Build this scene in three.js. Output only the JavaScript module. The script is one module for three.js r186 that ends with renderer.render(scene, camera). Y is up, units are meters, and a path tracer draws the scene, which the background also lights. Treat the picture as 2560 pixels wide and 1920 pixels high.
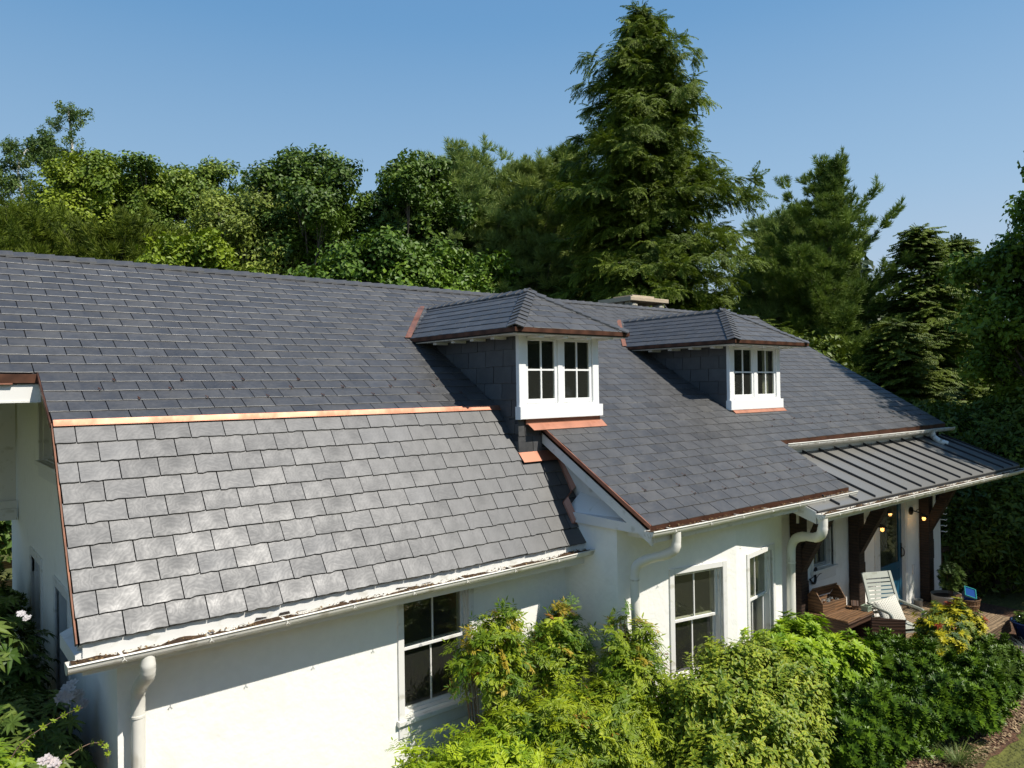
import * as THREE from 'three';
import { mergeGeometries } from 'three/addons/utils/BufferGeometryUtils.js';

// ------------------------------------------------------------------ camera, sky, sun, exposure
const scene = new THREE.Scene();
const renderer = new THREE.WebGLRenderer({ antialias: true });
renderer.toneMapping = THREE.LinearToneMapping;
renderer.toneMappingExposure = 1.33;
renderer.shadowMap.enabled = true;
const V3 = (x, y, z) => new THREE.Vector3(x, y, z);
const camera = new THREE.PerspectiveCamera(54.54, 4 / 3, 0.1, 900);
{
  const yaw = 0.686, pitch = 0.0059, roll = -0.0154;
  const fw = V3(Math.sin(yaw), 0, -Math.cos(yaw)), rt = V3(Math.cos(yaw), 0, Math.sin(yaw)), up = V3(0, 1, 0);
  const f2 = fw.clone().multiplyScalar(Math.cos(pitch)).addScaledVector(up, Math.sin(pitch));
  const u2 = up.clone().multiplyScalar(Math.cos(pitch)).addScaledVector(fw, -Math.sin(pitch));
  camera.up.copy(u2.clone().multiplyScalar(Math.cos(roll)).addScaledVector(rt, -Math.sin(roll)));
  camera.position.set(-5.718, 4.582, 10.501);
  camera.lookAt(camera.position.clone().add(f2));
  camera.updateMatrixWorld(true);
}
const SUN = V3(0.38, 1.28, 1.0).normalize();
{
  const W = 256, H = 128, d = new Float32Array(W * H * 4);
  const stops = [[-90, .08, .09, .08], [-2, .13, .15, .16], [0, .40, .48, .56], [6, .36, .46, .575], [14, .24, .385, .555], [26, .112, .26, .47], [45, .062, .165, .375], [90, .04, .11, .28]];
  for (let j = 0; j < H; j++) for (let i = 0; i < W; i++) {
    const el = ((j + .5) / H - .5) * 180, az = ((i + .5) / W - .5) * 2 * Math.PI;
    let k = 0; while (k < stops.length - 2 && el > stops[k + 1][0]) k++;
    const a = stops[k], b = stops[k + 1]; let t = Math.min(1, Math.max(0, (el - a[0]) / (b[0] - a[0]))); 
    const dx = Math.cos(az) * Math.cos(el * Math.PI / 180), dz = Math.sin(az) * Math.cos(el * Math.PI / 180), dy = Math.sin(el * Math.PI / 180);
    const c = Math.max(-1, dx * SUN.x + dy * SUN.y + dz * SUN.z);
    const glow = .35 * Math.pow(Math.max(0, (c + 1) / 2), 2.2) + .9 * Math.pow(Math.max(0, c), 18);
    const o = (j * W + i) * 4, up = el > 0 ? 1 : 0;
    for (let q = 0; q < 3; q++) d[o + q] = (a[1 + q] + (b[1 + q] - a[1 + q]) * t) * (0.93 + up * glow * .45) + up * glow * [.10, .085, .06][q];
    d[o + 3] = 1;
  }
  const sky = new THREE.DataTexture(d, W, H, THREE.RGBAFormat, THREE.FloatType);
  sky.mapping = THREE.EquirectangularReflectionMapping; sky.magFilter = sky.minFilter = THREE.LinearFilter; sky.wrapS = THREE.RepeatWrapping; sky.needsUpdate = true;
  scene.background = sky; scene.environment = sky;
}
{
  const sun = new THREE.DirectionalLight(new THREE.Color().setRGB(1, .945, .85), 4.6);
  sun.name = 'sun'; sun.position.copy(SUN).multiplyScalar(60).add(V3(3, 0, 2)); sun.target.position.set(3, 0, 2);
  sun.castShadow = true; sun.shadow.mapSize.set(4096, 4096); sun.shadow.bias = -.0005;
  Object.assign(sun.shadow.camera, { left: -32, right: 32, top: 32, bottom: -32, near: 1, far: 160 });
  scene.add(sun); scene.add(sun.target);
}

// ------------------------------------------------------------------ helpers
function RNG(seed) { let a = seed >>> 0; const r = () => { a = (a + 0x6D2B79F5) | 0; let t = Math.imul(a ^ (a >>> 15), 1 | a); t = (t + Math.imul(t ^ (t >>> 7), 61 | t)) ^ t; return ((t ^ (t >>> 14)) >>> 0) / 4294967296; }; r.r = (a2, b) => a2 + (b - a2) * r(); r.g = () => (r() + r() + r() + r() - 2); return r; }
const taken = {};
const numbered = n => { const k = taken[n] = (taken[n] ?? -1) + 1; return k ? n + '_' + String(k).padStart(3, '0') : n; };
function mesh(name, geo, mat, parent) { const m = new THREE.Mesh(geo, mat); m.name = parent ? name : numbered(name); m.castShadow = m.receiveShadow = true; (parent || scene).add(m); return m; }
function grp(name, parent) { const g = new THREE.Group(); g.name = parent ? name : numbered(name); (parent || scene).add(g); return g; }
function tag(o, label, category, group, kind) { o.userData.label = label; o.userData.category = category; if (group) o.userData.group = group; if (kind) o.userData.kind = kind; return o; }
function structure(o, label) { o.userData.kind = 'structure'; if (label) o.userData.label = label; return o; }
function box(x0, x1, y0, y1, z0, z1) { const g = new THREE.BoxGeometry(x1 - x0, y1 - y0, z1 - z0); g.translate((x0 + x1) / 2, (y0 + y1) / 2, (z0 + z1) / 2); return uvm(g); }
function cbox(x0, x1, y0, y1, z0, z1, b = .006) { // chamfered box
  const s = new THREE.Shape(), X = x1 - x0 - 2 * b, Y = y1 - y0 - 2 * b, Z = z1 - z0 - 2 * b;
  if (X <= 0 || Y <= 0 || Z <= 0) return box(x0, x1, y0, y1, z0, z1);
  s.moveTo(-X / 2, -Y / 2); s.lineTo(X / 2, -Y / 2); s.lineTo(X / 2, Y / 2); s.lineTo(-X / 2, Y / 2); s.closePath();
  const g = new THREE.ExtrudeGeometry(s, { depth: Z, bevelEnabled: true, bevelThickness: b, bevelSize: b, bevelSegments: 1 });
  g.translate((x0 + x1) / 2, (y0 + y1) / 2, (z0 + z1) / 2 - Z / 2); return uvm(g);
}
function uvm(g) { // box-projected uv in metres
  g = g.index ? g.toNonIndexed() : g; if (!g.attributes.normal) g.computeVertexNormals();
  const p = g.attributes.position, n = g.attributes.normal, uv = new Float32Array(p.count * 2);
  for (let i = 0; i < p.count; i++) {
    const ax = Math.abs(n.getX(i)), ay = Math.abs(n.getY(i)), az = Math.abs(n.getZ(i));
    if (ay > ax && ay > az) { uv[2 * i] = p.getX(i); uv[2 * i + 1] = p.getZ(i); } else if (ax > az) { uv[2 * i] = p.getZ(i); uv[2 * i + 1] = p.getY(i); } else { uv[2 * i] = p.getX(i); uv[2 * i + 1] = p.getY(i); }
  }
  g.setAttribute('uv', new THREE.BufferAttribute(uv, 2)); return g;
}
function merge(list) { return mergeGeometries(list.map(g => { const q = g.index ? g.toNonIndexed() : g; for (const k of Object.keys(q.attributes)) if (!['position', 'normal', 'uv'].includes(k)) q.deleteAttribute(k); return q; })); }
function polyGeo(faces) { // faces: arrays of points, flat shaded
  const pos = []; for (const f of faces) for (let i = 1; i < f.length - 1; i++) for (const p of [f[0], f[i], f[i + 1]]) pos.push(p[0], p[1], p[2]);
  const g = new THREE.BufferGeometry(); g.setAttribute('position', new THREE.Float32BufferAttribute(pos, 3)); g.computeVertexNormals(); return uvm(g);
}
function prism(poly, dir) { // extrude a planar loop of points by vector dir
  const q = poly.map(p => [p[0] + dir[0], p[1] + dir[1], p[2] + dir[2]]), f = [poly.slice().reverse(), q];
  for (let i = 0; i < poly.length; i++) { const j = (i + 1) % poly.length; f.push([poly[i], poly[j], q[j], q[i]]); }
  return polyGeo(f);
}
// tube along points with radius function of arc parameter
function tube(pts, rad, seg = 24, sides = 12, closed = false) {
  const c = new THREE.CatmullRomCurve3(pts.map(p => V3(...p)), closed, 'centripetal'), g = new THREE.TubeGeometry(c, seg, 1, sides, closed);
  const p = g.attributes.position, q = V3(), ctr = V3();
  for (let i = 0; i <= seg; i++) { c.getPointAt(i / seg, ctr); const r = typeof rad === 'function' ? rad(i / seg) : rad; for (let j = 0; j <= sides; j++) { const k = i * (sides + 1) + j; q.fromBufferAttribute(p, k).sub(ctr).multiplyScalar(r).add(ctr); p.setXYZ(k, q.x, q.y, q.z); } }
  const n = g.toNonIndexed(); n.computeVertexNormals(); const h = g; h.computeVertexNormals(); return h;
}
// ---- procedural textures
function tileNoise(size, cells, seed) { const r = RNG(seed), v = new Float32Array(cells * cells).map(() => r()); const sm = t => t * t * (3 - 2 * t);
  return (x, y) => { const fx = ((x / size * cells) % cells + cells) % cells, fy = ((y / size * cells) % cells + cells) % cells, i = Math.floor(fx), j = Math.floor(fy), u = sm(fx - i), w = sm(fy - j), i1 = (i + 1) % cells, j1 = (j + 1) % cells; return (v[j * cells + i] * (1 - u) + v[j * cells + i1] * u) * (1 - w) + (v[j1 * cells + i] * (1 - u) + v[j1 * cells + i1] * u) * w; }; }
function fbm(size, base, oct, seed) { const l = []; for (let k = 0; k < oct; k++) l.push([tileNoise(size, base << k, seed + k * 7), .5 ** k]); const s = l.reduce((a, b) => a + b[1], 0); return (x, y) => { let t = 0; for (const [f, w] of l) t += f(x, y) * w; return t / s; }; }
function tex(size, fn, srgb, rep) { const d = new Uint8Array(size * size * 4); for (let y = 0; y < size; y++) for (let x = 0; x < size; x++) { const c = fn(x, y), o = (y * size + x) * 4; for (let k = 0; k < 3; k++) d[o + k] = Math.max(0, Math.min(255, (Array.isArray(c) ? c[k] : c) * 255)); d[o + 3] = 255; }
  const t = new THREE.DataTexture(d, size, size); t.wrapS = t.wrapT = THREE.RepeatWrapping; t.magFilter = THREE.LinearFilter; t.minFilter = THREE.LinearMipmapLinearFilter; t.generateMipmaps = true; if (srgb) t.colorSpace = THREE.SRGBColorSpace; if (rep) t.repeat.set(rep, rep); t.needsUpdate = true; return t; }
const L = (r, g, b) => new THREE.Color().setRGB(r, g, b);
const std = (c, roughness, o = {}) => new THREE.MeshStandardMaterial({ color: L(...c), roughness, ...o });
const phys = (c, roughness, o = {}) => new THREE.MeshPhysicalMaterial({ color: L(...c), roughness, ...o });

// stucco: lime-washed, trowelled, with faint grey and tan weather stains
const nA = fbm(512, 6, 5, 11), nB = fbm(512, 40, 3, 23), nC = fbm(512, 3, 4, 31);
const stuccoMap = tex(512, (x, y) => { const st = Math.max(0, nA(x, y) - .6) * .5, f = nB(x, y) - .5; return [.96 - st * .3 + f * .025, .955 - st * .31 + f * .025, .935 - st * .34 + f * .025]; }, true, 1 / 2.3);
const stuccoBump = tex(512, (x, y) => nA(x, y) * .75 + nB(x, y) * .25, false, 1 / 1.4);
const stucco = std([.93, .925, .9], .9, { map: stuccoMap, bumpMap: stuccoBump, bumpScale: .009 });
// painted trim
const pN = fbm(256, 8, 4, 71);
const paintMap = tex(256, (x, y) => { const k = pN(x, y), d = Math.max(0, k - .62) * 1.2; return [.93 - d * .5, .925 - d * .55, .91 - d * .65]; }, true, 1 / .9);
const trim = std([.86, .86, .84], .5, { map: paintMap });
const trimBright = std([.83, .83, .81], .4);
const gutterPaint = std([.80, .80, .77], .38, { map: tex(256, (x, y) => { const k = pN(x, y * .4 + 40), d = Math.max(0, k - .56) * 2; return [.95 - d * .6, .94 - d * .66, .91 - d * .75]; }, true, 1 / 1.1) });
// slate
const sA = fbm(512, 5, 5, 101), sB = fbm(512, 22, 4, 113), sC = fbm(512, 9, 3, 127);
const swirl = (x, y) => { const cx = 150 + 90 * sC(x, y), d = Math.hypot((x % 256) - cx, (y % 256) - 60 + 70 * sC(y, x)); return .5 + .5 * Math.sin(d * .22 + 8 * sA(x, y)); };
const slateMap = tex(512, (x, y) => { const k = .74 + (sA(x, y) - .5) * .34 + (sB(x, y) - .5) * .16; return [k, k * .995, k * .99]; }, true, 1 / .62);
const slateRough = tex(512, (x, y) => { const k = .86 + (sA(x + 90, y) - .5) * .3 + (sB(x, y) - .5) * .16 + (swirl(x, y) - .5) * .06; return [0, k, 0]; }, false, 1 / .62);
const slateBump = tex(512, (x, y) => sA(x, y) * .6 + sB(x, y) * .34 + swirl(x, y) * .06, false, 1 / .62);
const slateOpt = { vertexColors: true, map: slateMap, roughnessMap: slateRough, bumpMap: slateBump, bumpScale: .0013, ior: 1.92 };
const slate = phys([1, 1, 1], .66, slateOpt), slateKinds = [phys([1, 1, 1], .67, slateOpt), phys([1, 1, 1], .65, slateOpt), phys([1, 1, 1], .70, slateOpt)];
const deckMat = std([.03, .03, .032], .9);
// copper, new with handling marks and first tarnish
const cN = fbm(256, 5, 5, 201);
const copper = std([.54, .37, .32], .6, { metalness: 1, map: tex(256, (x, y) => { const k = cN(x, y), t = Math.max(0, k - .52) * 1.6; return [.93 - t * .30, .80 - t * .33, .72 - t * .34]; }, true, 1 / .8), roughnessMap: tex(256, (x, y) => [0, .7 + cN(x + 60, y + 20) * .55, 0], false, 1 / .8) });
const copperDull = std([.15, .078, .052], .55, { metalness: .6, map: tex(256, (x, y) => { const k = .55 + cN(x, y) * .6; return [k, k * .92, k * .86]; }, true, 1 / .6) });
// wood
const wN = fbm(256, 4, 4, 301);
const grain = (x, y) => .5 + .5 * Math.sin((y * .35 + 14 * wN(x * .25, y) + 4 * wN(x, y)));
const woodMap = tex(256, (x, y) => { const k = .62 + .25 * grain(x, y) + .25 * (wN(x * .5, y * 2) - .5); return [k, k * .9, k * .78]; }, true, 1 / .7);
const woodBump = tex(256, (x, y) => grain(x, y), false, 1 / .7);
const timber = std([.055, .036, .026], .75, { map: woodMap, bumpMap: woodBump, bumpScale: .003 });
const deckWood = std([.42, .37, .29], .7, { map: woodMap, bumpMap: woodBump, bumpScale: .003 });
const oldWood = std([.27, .175, .10], .7, { map: woodMap, bumpMap: woodBump, bumpScale: .003 });
const darkWood = std([.12, .07, .045], .65, { map: woodMap, bumpMap: woodBump, bumpScale: .002 });
const greyWood = std([.20, .165, .12], .85, { map: woodMap, bumpMap: woodBump, bumpScale: .004 });
// metal porch roof: dark coated steel
const roofSteel = std([.2, .195, .18], .4, { metalness: .2, roughnessMap: tex(256, (x, y) => [0, .8 + cN(x, y) * .35, 0], false, 1 / 1.7) });
const seamSteel = std([.03, .031, .033], .5, { metalness: .2 });
const glass = phys([.62, .64, .54], .03, { transmission: .968, thickness: 0, ior: 1.85, side: THREE.DoubleSide });
const roomDark = std([.12, .11, .1], .9), curtain = std([.62, .6, .53], .9, { side: THREE.DoubleSide });
const screenMat = std([.035, .036, .036], .85);

// ------------------------------------------------------------------ measures of the house (metres; ridge along x at z = 0)
const RY = 6.25, S = .5881, M = Math.hypot(1, S), EXP = .1733;
const zbay = 5.3315, zStep = EXP / M;
const zb = zbay - 14 * zStep, ze = zbay - 7 * zStep, zu = zbay - 19 * zStep;
const xl = -4.734, xre = 10.781, xbl = .383, xbr = 4.589, xFar = -8.6;
const roofY = z => RY - S * z;
const ys = 2.773, zs = 4.289, yb = roofY(zb);
const WZ = 3.97, WXL = -4.43, PZ = 4.2, FLOOR = .3;

// ------------------------------------------------------------------ ground
const gN = fbm(512, 5, 6, 401), gM = fbm(512, 30, 3, 417);
const lawnMat = std([.75, .75, .75], .95, { map: tex(512, (x, y) => { const k = gN(x, y), f = gM(x, y); return [.24 + k * .16 + f * .1, .27 + k * .13 + f * .1, .10 + k * .06 + f * .05]; }, true, 1 / 5), bumpMap: tex(512, (x, y) => gM(x, y), false, 1 / 1.4), bumpScale: .05 });
{
  const g = new THREE.CircleGeometry(420, 72); g.rotateX(-Math.PI / 2); const u = g.attributes.uv, p = g.attributes.position; for (let i = 0; i < u.count; i++) u.setXY(i, p.getX(i), p.getZ(i));
  structure(mesh('ground', g, lawnMat), 'rough lawn and woodland ground around the house');
  const r = RNG(5), pts = []; const edge = [[-9, 9.5], [-4, 8.4], [0, 7.9], [3, 7.25], [4.3, 7.12], [5.3, 7.15], [6.0, 7.0], [7.2, 7.05], [9.6, 6.8], [11.5, 6.6], [11.5, 3], [-9, 3]];
  const s = new THREE.Shape(); const c = new THREE.CatmullRomCurve3(edge.slice(0, 10).map(e => V3(e[0], 0, -e[1]))); c.getPoints(60).forEach((q, i) => { const x = q.x, y = q.z + r.g() * .03; i ? s.lineTo(x, y) : s.moveTo(x, y); }); s.lineTo(11.5, -3); s.lineTo(-9, -3); s.closePath();
  const m = new THREE.ShapeGeometry(s); m.rotateX(-Math.PI / 2); m.translate(0, .006, 0); const mu = m.attributes.uv, mp = m.attributes.position; for (let i = 0; i < mu.count; i++) mu.setXY(i, mp.getX(i), mp.getZ(i));
  const mulch = std([.9, .9, .9], .95, { map: tex(256, (x, y) => { const k = .4 + gM(x * 2, y * 2) * .55; return [.42 * k + .07, .31 * k + .04, .23 * k + .02]; }, true, 1 / .8), bumpMap: tex(256, (x, y) => gM(x * 2, y * 2), false, 1 / .8), bumpScale: .03 });
  structure(mesh('garden_bed', m, mulch), 'brown bark mulch bed along the house');
  // mulch chips and dry leaves
  const chip = new THREE.BufferGeometry(); chip.setAttribute('position', new THREE.Float32BufferAttribute([-.5, 0, -.2, .5, .1, -.25, .45, .02, .22, -.5, 0, -.2, .45, .02, .22, -.4, .12, .2], 3)); chip.computeVertexNormals();
  const n = 5200, im = new THREE.InstancedMesh(chip, std([1, 1, 1], .9, { side: THREE.DoubleSide }), n), o = new THREE.Object3D(), col = new THREE.Color();
  for (let i = 0; i < n; i++) { const x = r.r(3.4, 8.2); o.position.set(x, .012 + r() * .015, r.r(6.0, 7.1)); o.rotation.set(r.g() * .5, r() * 6.3, r.g() * .5); o.scale.setScalar(r.r(.015, .055)); o.updateMatrix(); im.setMatrixAt(i, o.matrix); const k = r(); col.setRGB(.13 + k * .26, .09 + k * .19, .05 + k * .11); im.setColorAt(i, col); }
  im.name = 'bark_chips'; tag(im, 'loose bark chips and dry leaves on the bed beside the lawn', 'mulch', null, 'stuff'); im.receiveShadow = im.castShadow = true; scene.add(im);
}

// ------------------------------------------------------------------ slate laying
const sr = RNG(77);
function slateTone(r) { const k = .074 * (1 + r.g() * .22), b = r.g() * .05; return [k * (1 - b * .5), k, k * (1.0 + b)]; }
// poly: convex loop in (u,v) measured from the slate's lower-left corner; e exposure, th thickness
function slateGeo(poly, e, th, tone, off) {
  const q0 = (off[0] * 7.3) % 1, edge = q0 < .45 ? 1 : 1 + 3 * (q0 - .45);
  const h = v => th * Math.max(.5, 2 - v / e), pos = [], uv = [], bev = .0042, isLow = p => p[1] < e * .2;
  const P = ([u, v], lo) => { pos.push(u, v, h(v) - (lo || 0)); uv.push(u + off[0], v + off[1]); };
  const inner = poly.map(p => isLow(p) ? [p[0], p[1] + bev] : p);
  const tri = THREE.ShapeUtils.triangulateShape(inner.map(p => new THREE.Vector2(...p)), []);
  for (const t of tri) for (const k of t) P(inner[k]);
  const nt = pos.length / 3; let nb = 0;
  for (let i = 0; i < poly.length; i++) { const j = (i + 1) % poly.length, a = poly[i], b = poly[j]; if (!(isLow(a) && isLow(b))) continue; const c = inner[i], d = inner[j]; P(a, th * .5); P(b, th * .5); P(d); P(a, th * .5); P(d); P(c); nb += 6; }
  for (let i = 0; i < poly.length; i++) { const j = (i + 1) % poly.length, a = poly[i], b = poly[j]; if (a[1] > e && b[1] > e) continue; const low = isLow(a) && isLow(b), A = low ? a : inner[i], B = low ? b : inner[j], t0 = low ? th * .5 : 0; P(A, th * 1.02); P(B, th * 1.02); P(B, t0); P(A, th * 1.02); P(B, t0); P(A, t0); }
  const g = new THREE.BufferGeometry(); g.setAttribute('position', new THREE.Float32BufferAttribute(pos, 3)); g.setAttribute('uv', new THREE.Float32BufferAttribute(uv, 2)); g.computeVertexNormals();
  const n = pos.length / 3, c = new Float32Array(n * 3); for (let i = 0; i < n; i++) { const k = i < nt ? 1 : i < nt + nb ? edge : 1; c[3 * i] = tone[0] * k; c[3 * i + 1] = tone[1] * k; c[3 * i + 2] = tone[2] * k * (k > 1 ? .93 : 1); } g.setAttribute('color', new THREE.BufferAttribute(c, 3)); return g;
}
function roughLoop(w, e, ov, j, r) { const gap = .0044, p = []; const n = 7; for (let i = 0; i <= n; i++) p.push([gap + (w - 2 * gap) * i / n, (r.g() * j)]); p.push([w - gap + r.g() * j * .3, e * .5], [w - gap, e + ov], [gap, e + ov], [gap + r.g() * j * .3, e * .5]); return p; }
function clip(poly, reg) { let out = poly; for (let i = 0; i < reg.length && out.length; i++) { const a = reg[i], b = reg[(i + 1) % reg.length], nx = -(b[1] - a[1]), ny = b[0] - a[0], f = p => (p[0] - a[0]) * nx + (p[1] - a[1]) * ny, inp = out; out = []; for (let k = 0; k < inp.length; k++) { const p = inp[k], q = inp[(k + 1) % inp.length], fp = f(p), fq = f(q); if (fp >= 0) out.push(p); if ((fp > 1e-9 && fq < -1e-9) || (fp < -1e-9 && fq > 1e-9)) { const t = fp / (fp - fq); out.push([p[0] + (q[0] - p[0]) * t, p[1] + (q[1] - p[1]) * t]); } } } return out; }
const area = p => { let s = 0; for (let i = 0; i < p.length; i++) { const a = p[i], b = p[(i + 1) % p.length]; s += a[0] * b[1] - b[0] * a[1]; } return s / 2; };
const pm = new THREE.Matrix4().multiplyMatrices(camera.projectionMatrix, camera.matrixWorldInverse);
function seenArea(pts) { const q = pts.map(p => p.clone().applyMatrix4(camera.matrixWorldInverse)); for (const p of q) { if (p.z > -.2) return 0; } const s = q.map(p => [p.x / -p.z * 1863, p.y / -p.z * 1863]); const cx = s.reduce((a, b) => a + b[0], 0) / 4, cy = s.reduce((a, b) => a + b[1], 0) / 4; if (Math.abs(cx) > 1290 || Math.abs(cy) > 970) return 0; return Math.abs(area(s)); }
function layer(o) { // o: parent,O,U,V,e,w,th,rows:[{v,spans:[[u0,u1]] or reg}], reg, skip(u,v), max, jag
  const { parent, O, U, V, e, w, th = .0085, jag = .003, ov = .035, r = sr } = o, N = U.clone().cross(V).normalize();
  const basis = new THREE.Matrix4().makeBasis(U, V, N), variants = [];
  for (let i = 0; i < 14; i++) variants.push(slateGeo(roughLoop(w, e, ov, jag, r), e, th, slateTone(r), [r() * 3, r() * 3]));
  const items = [];
  o.rows.forEach((row, k) => {
    for (const [a, b] of row.spans) {
      let u = a - w * (((k % 2) ? .5 : 1) * 1 - (row.shift || 0)) + r.g() * .012; if (u < a - w) u += w;
      for (; u < b; u += w) {
        const full = u >= a - 1e-4 && u + w <= b + 1e-4, v = row.v;
        if (o.skip && o.skip(u + w / 2, v + e / 2)) continue;
        let geo, off = 0;
        const needsReg = o.reg && area(clip([[u, v], [u + w, v], [u + w, v + e + ov], [u, v + e + ov]], o.reg)) < w * (e + ov) * .995;
        if (full && !needsReg) geo = variants[Math.floor(r() * variants.length)];
        else {
          let p = roughLoop(w, e, ov, jag, r); p = clip(p, [[a - u, -1], [b - u, -1], [b - u, 2], [a - u, 2]]); if (o.reg) p = clip(p, o.reg.map(q => [q[0] - u, q[1] - v]));
          if (p.length < 3 || area(p) < .0016) continue; geo = slateGeo(p, e, th, slateTone(r), [r() * 3, r() * 3]);
        }
        const m = new THREE.Matrix4().copy(basis).setPosition(O.clone().addScaledVector(U, u).addScaledVector(V, v + r.g() * .004).addScaledVector(N, .001));
        m.multiply(new THREE.Matrix4().makeRotationZ(r.g() * .004)).multiply(new THREE.Matrix4().makeRotationX(Math.abs(r.g()) * -.006)).multiply(new THREE.Matrix4().makeRotationY(r.g() * .004));
        const cs = [[0, 0], [w, 0], [w, e], [0, e]].map(([x, y]) => V3(x, y, .01).applyMatrix4(m));
        items.push({ geo, m, a: seenArea(cs) * (full ? 1 : .6) });
      }
    }
  });
  items.sort((p, q) => q.a - p.a); const max = o.max ?? 300;
  items.forEach((it, i) => { if (i < max) { const s = mesh('slate', it.geo, o.kinds ? slateKinds[Math.floor(r() * 3)] : slate, parent); it.m.decompose(s.position, s.quaternion, s.scale); } });
  if (items.length > max) { const rest = mesh('slate_field', mergeGeometries(items.slice(max).map(it => it.geo.clone().applyMatrix4(it.m))), slate, parent); rest.userData.kind = 'stuff'; }
  return items.length;
}
// V-shaped cap slates along a hip or ridge from P up to Q
function caps(parent, name, P, Q, N1, N2, step, wid, r = sr, th = .009) {
  const d = Q.clone().sub(P), len = d.length(); d.normalize(); const a = N1.clone().cross(d).normalize(), b = d.clone().cross(N2).normalize(), up = N1.clone().add(N2).normalize();
  // a runs down the face of N1, b down the face of N2
  if (a.dot(up) > 0) a.negate(); if (b.dot(up) > 0) b.negate();
  const vs = []; for (let k = 0; k < 5; k++) { const tone = slateTone(r), pos = [], L2 = step * 1.35, h0 = .034 + th, h1 = .024; const pt = (s, t, hh) => { const q = d.clone().multiplyScalar(t).addScaledVector(up, hh); if (s < 0) q.addScaledVector(a, -s * wid); else q.addScaledVector(b, s * wid); return q; };
    const quad = (p0, p1, p2, p3) => { for (const p of [p0, p1, p2, p0, p2, p3]) pos.push(p.x, p.y, p.z); };
    for (const s of [-1, 1]) { const j = r.g() * .003; const A0 = pt(0, 0, h0), A1 = pt(0, L2, h1), B0 = pt(s, j, h0), B1 = pt(s, L2, h1), C0 = pt(s, j, h0 - th * 1.6), C1 = pt(s, L2, h1 - th * 1.6), D0 = pt(0, 0, h0 - th * 1.6); quad(A0, B0, B1, A1); quad(B0, C0, C1, B1); quad(A0, D0, C0, B0); }
    const g = new THREE.BufferGeometry(); g.setAttribute('position', new THREE.Float32BufferAttribute(pos, 3)); g.computeVertexNormals(); const n = pos.length / 3, c = new Float32Array(n * 3); for (let i = 0; i < n; i++) c.set(tone, i * 3); uvm(g); g.setAttribute('color', new THREE.BufferAttribute(c, 3)); vs.push(g); }
  for (let t = 0; t < len - step * .4; t += step) { const m = mesh(name, vs[Math.floor(r() * 5)], slate, parent); m.position.copy(P).addScaledVector(d, t).addScaledVector(up, r.g() * .002); }
}

// ------------------------------------------------------------------ house
const house = grp('house');
tag(house, 'white stucco house with dark slate roof, two dormers and a metal-roofed porch', 'house');
const hp = (name, geo, mat, parent = house) => mesh(name, geo, mat, parent);
function wallBetween(p, q, y0, y1, holes = [], th = .22, top) { // outer face on the line p->q, outward = left-hand normal
  const len = Math.hypot(q[0] - p[0], q[1] - p[1]), s = new THREE.Shape();
  if (top) { s.moveTo(0, y0); s.lineTo(len, y0); for (const [t, y] of top) s.lineTo(t, y); } else { s.moveTo(0, y0); s.lineTo(len, y0); s.lineTo(len, y1); s.lineTo(0, y1); }
  s.closePath();
  for (const [a, b, c, d] of holes) { const h = new THREE.Path(); h.moveTo(a, c); h.lineTo(a, d); h.lineTo(b, d); h.lineTo(b, c); h.closePath(); s.holes.push(h); }
  const g = new THREE.ExtrudeGeometry(s, { depth: th, bevelEnabled: false }); g.translate(0, 0, -th); uvm(g);
  g.rotateY(-Math.atan2(q[1] - p[1], q[0] - p[0])); g.translate(p[0], 0, p[1]); return g;
}
// --- walls
const bay = [[.40, WZ - .1], [.45, 4.775], [2.2, 5.128], [3.62, 4.895], [3.95, PZ]];
const aDir = Math.hypot(bay[2][0] - bay[1][0], bay[2][1] - bay[1][1]), bDir = Math.hypot(bay[3][0] - bay[2][0], bay[3][1] - bay[2][1]);
const win1 = [-1.835, -1.03, 1.28, 2.51], winA = [.80, 1.55, 1.12, 2.38], winB = [.355, 1.09, 1.12, 2.38];
hp('front_wall', wallBetween([WXL, WZ], [.62, WZ], 0, 2.86, [[win1[0] - WXL, win1[1] - WXL, win1[2], win1[3]]]), stucco);
hp('bay_side_wall', wallBetween(bay[0], bay[1], 0, 3.06), stucco);
{ // rounded corner bead between bay side and bay front
  const g = new THREE.CylinderGeometry(.10, .10, 3.05, 20); g.translate(.548, 1.53, 4.685); hp('bay_corner', uvm(g), stucco);
}
hp('bay_front_wall', wallBetween(bay[1], bay[2], 0, 3.06, [winA]), stucco);
hp('bay_front_wall', wallBetween(bay[2], bay[3], 0, 3.06, [winB]), stucco);
hp('bay_side_wall', wallBetween(bay[3], bay[4], 0, 3.06), stucco);
const pwin = [5.69, 6.34, 1.55, 2.45], pdoor = [8.02, 9.05, FLOOR + .02, 2.42];
hp('porch_wall', wallBetween([3.9, PZ], [10.74, PZ], 0, 3.62, [[pwin[0] - 3.9, pwin[1] - 3.9, pwin[2], pwin[3]], [pdoor[0] - 3.9, pdoor[1] - 3.9, pdoor[2], pdoor[3]]]), stucco);
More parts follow.
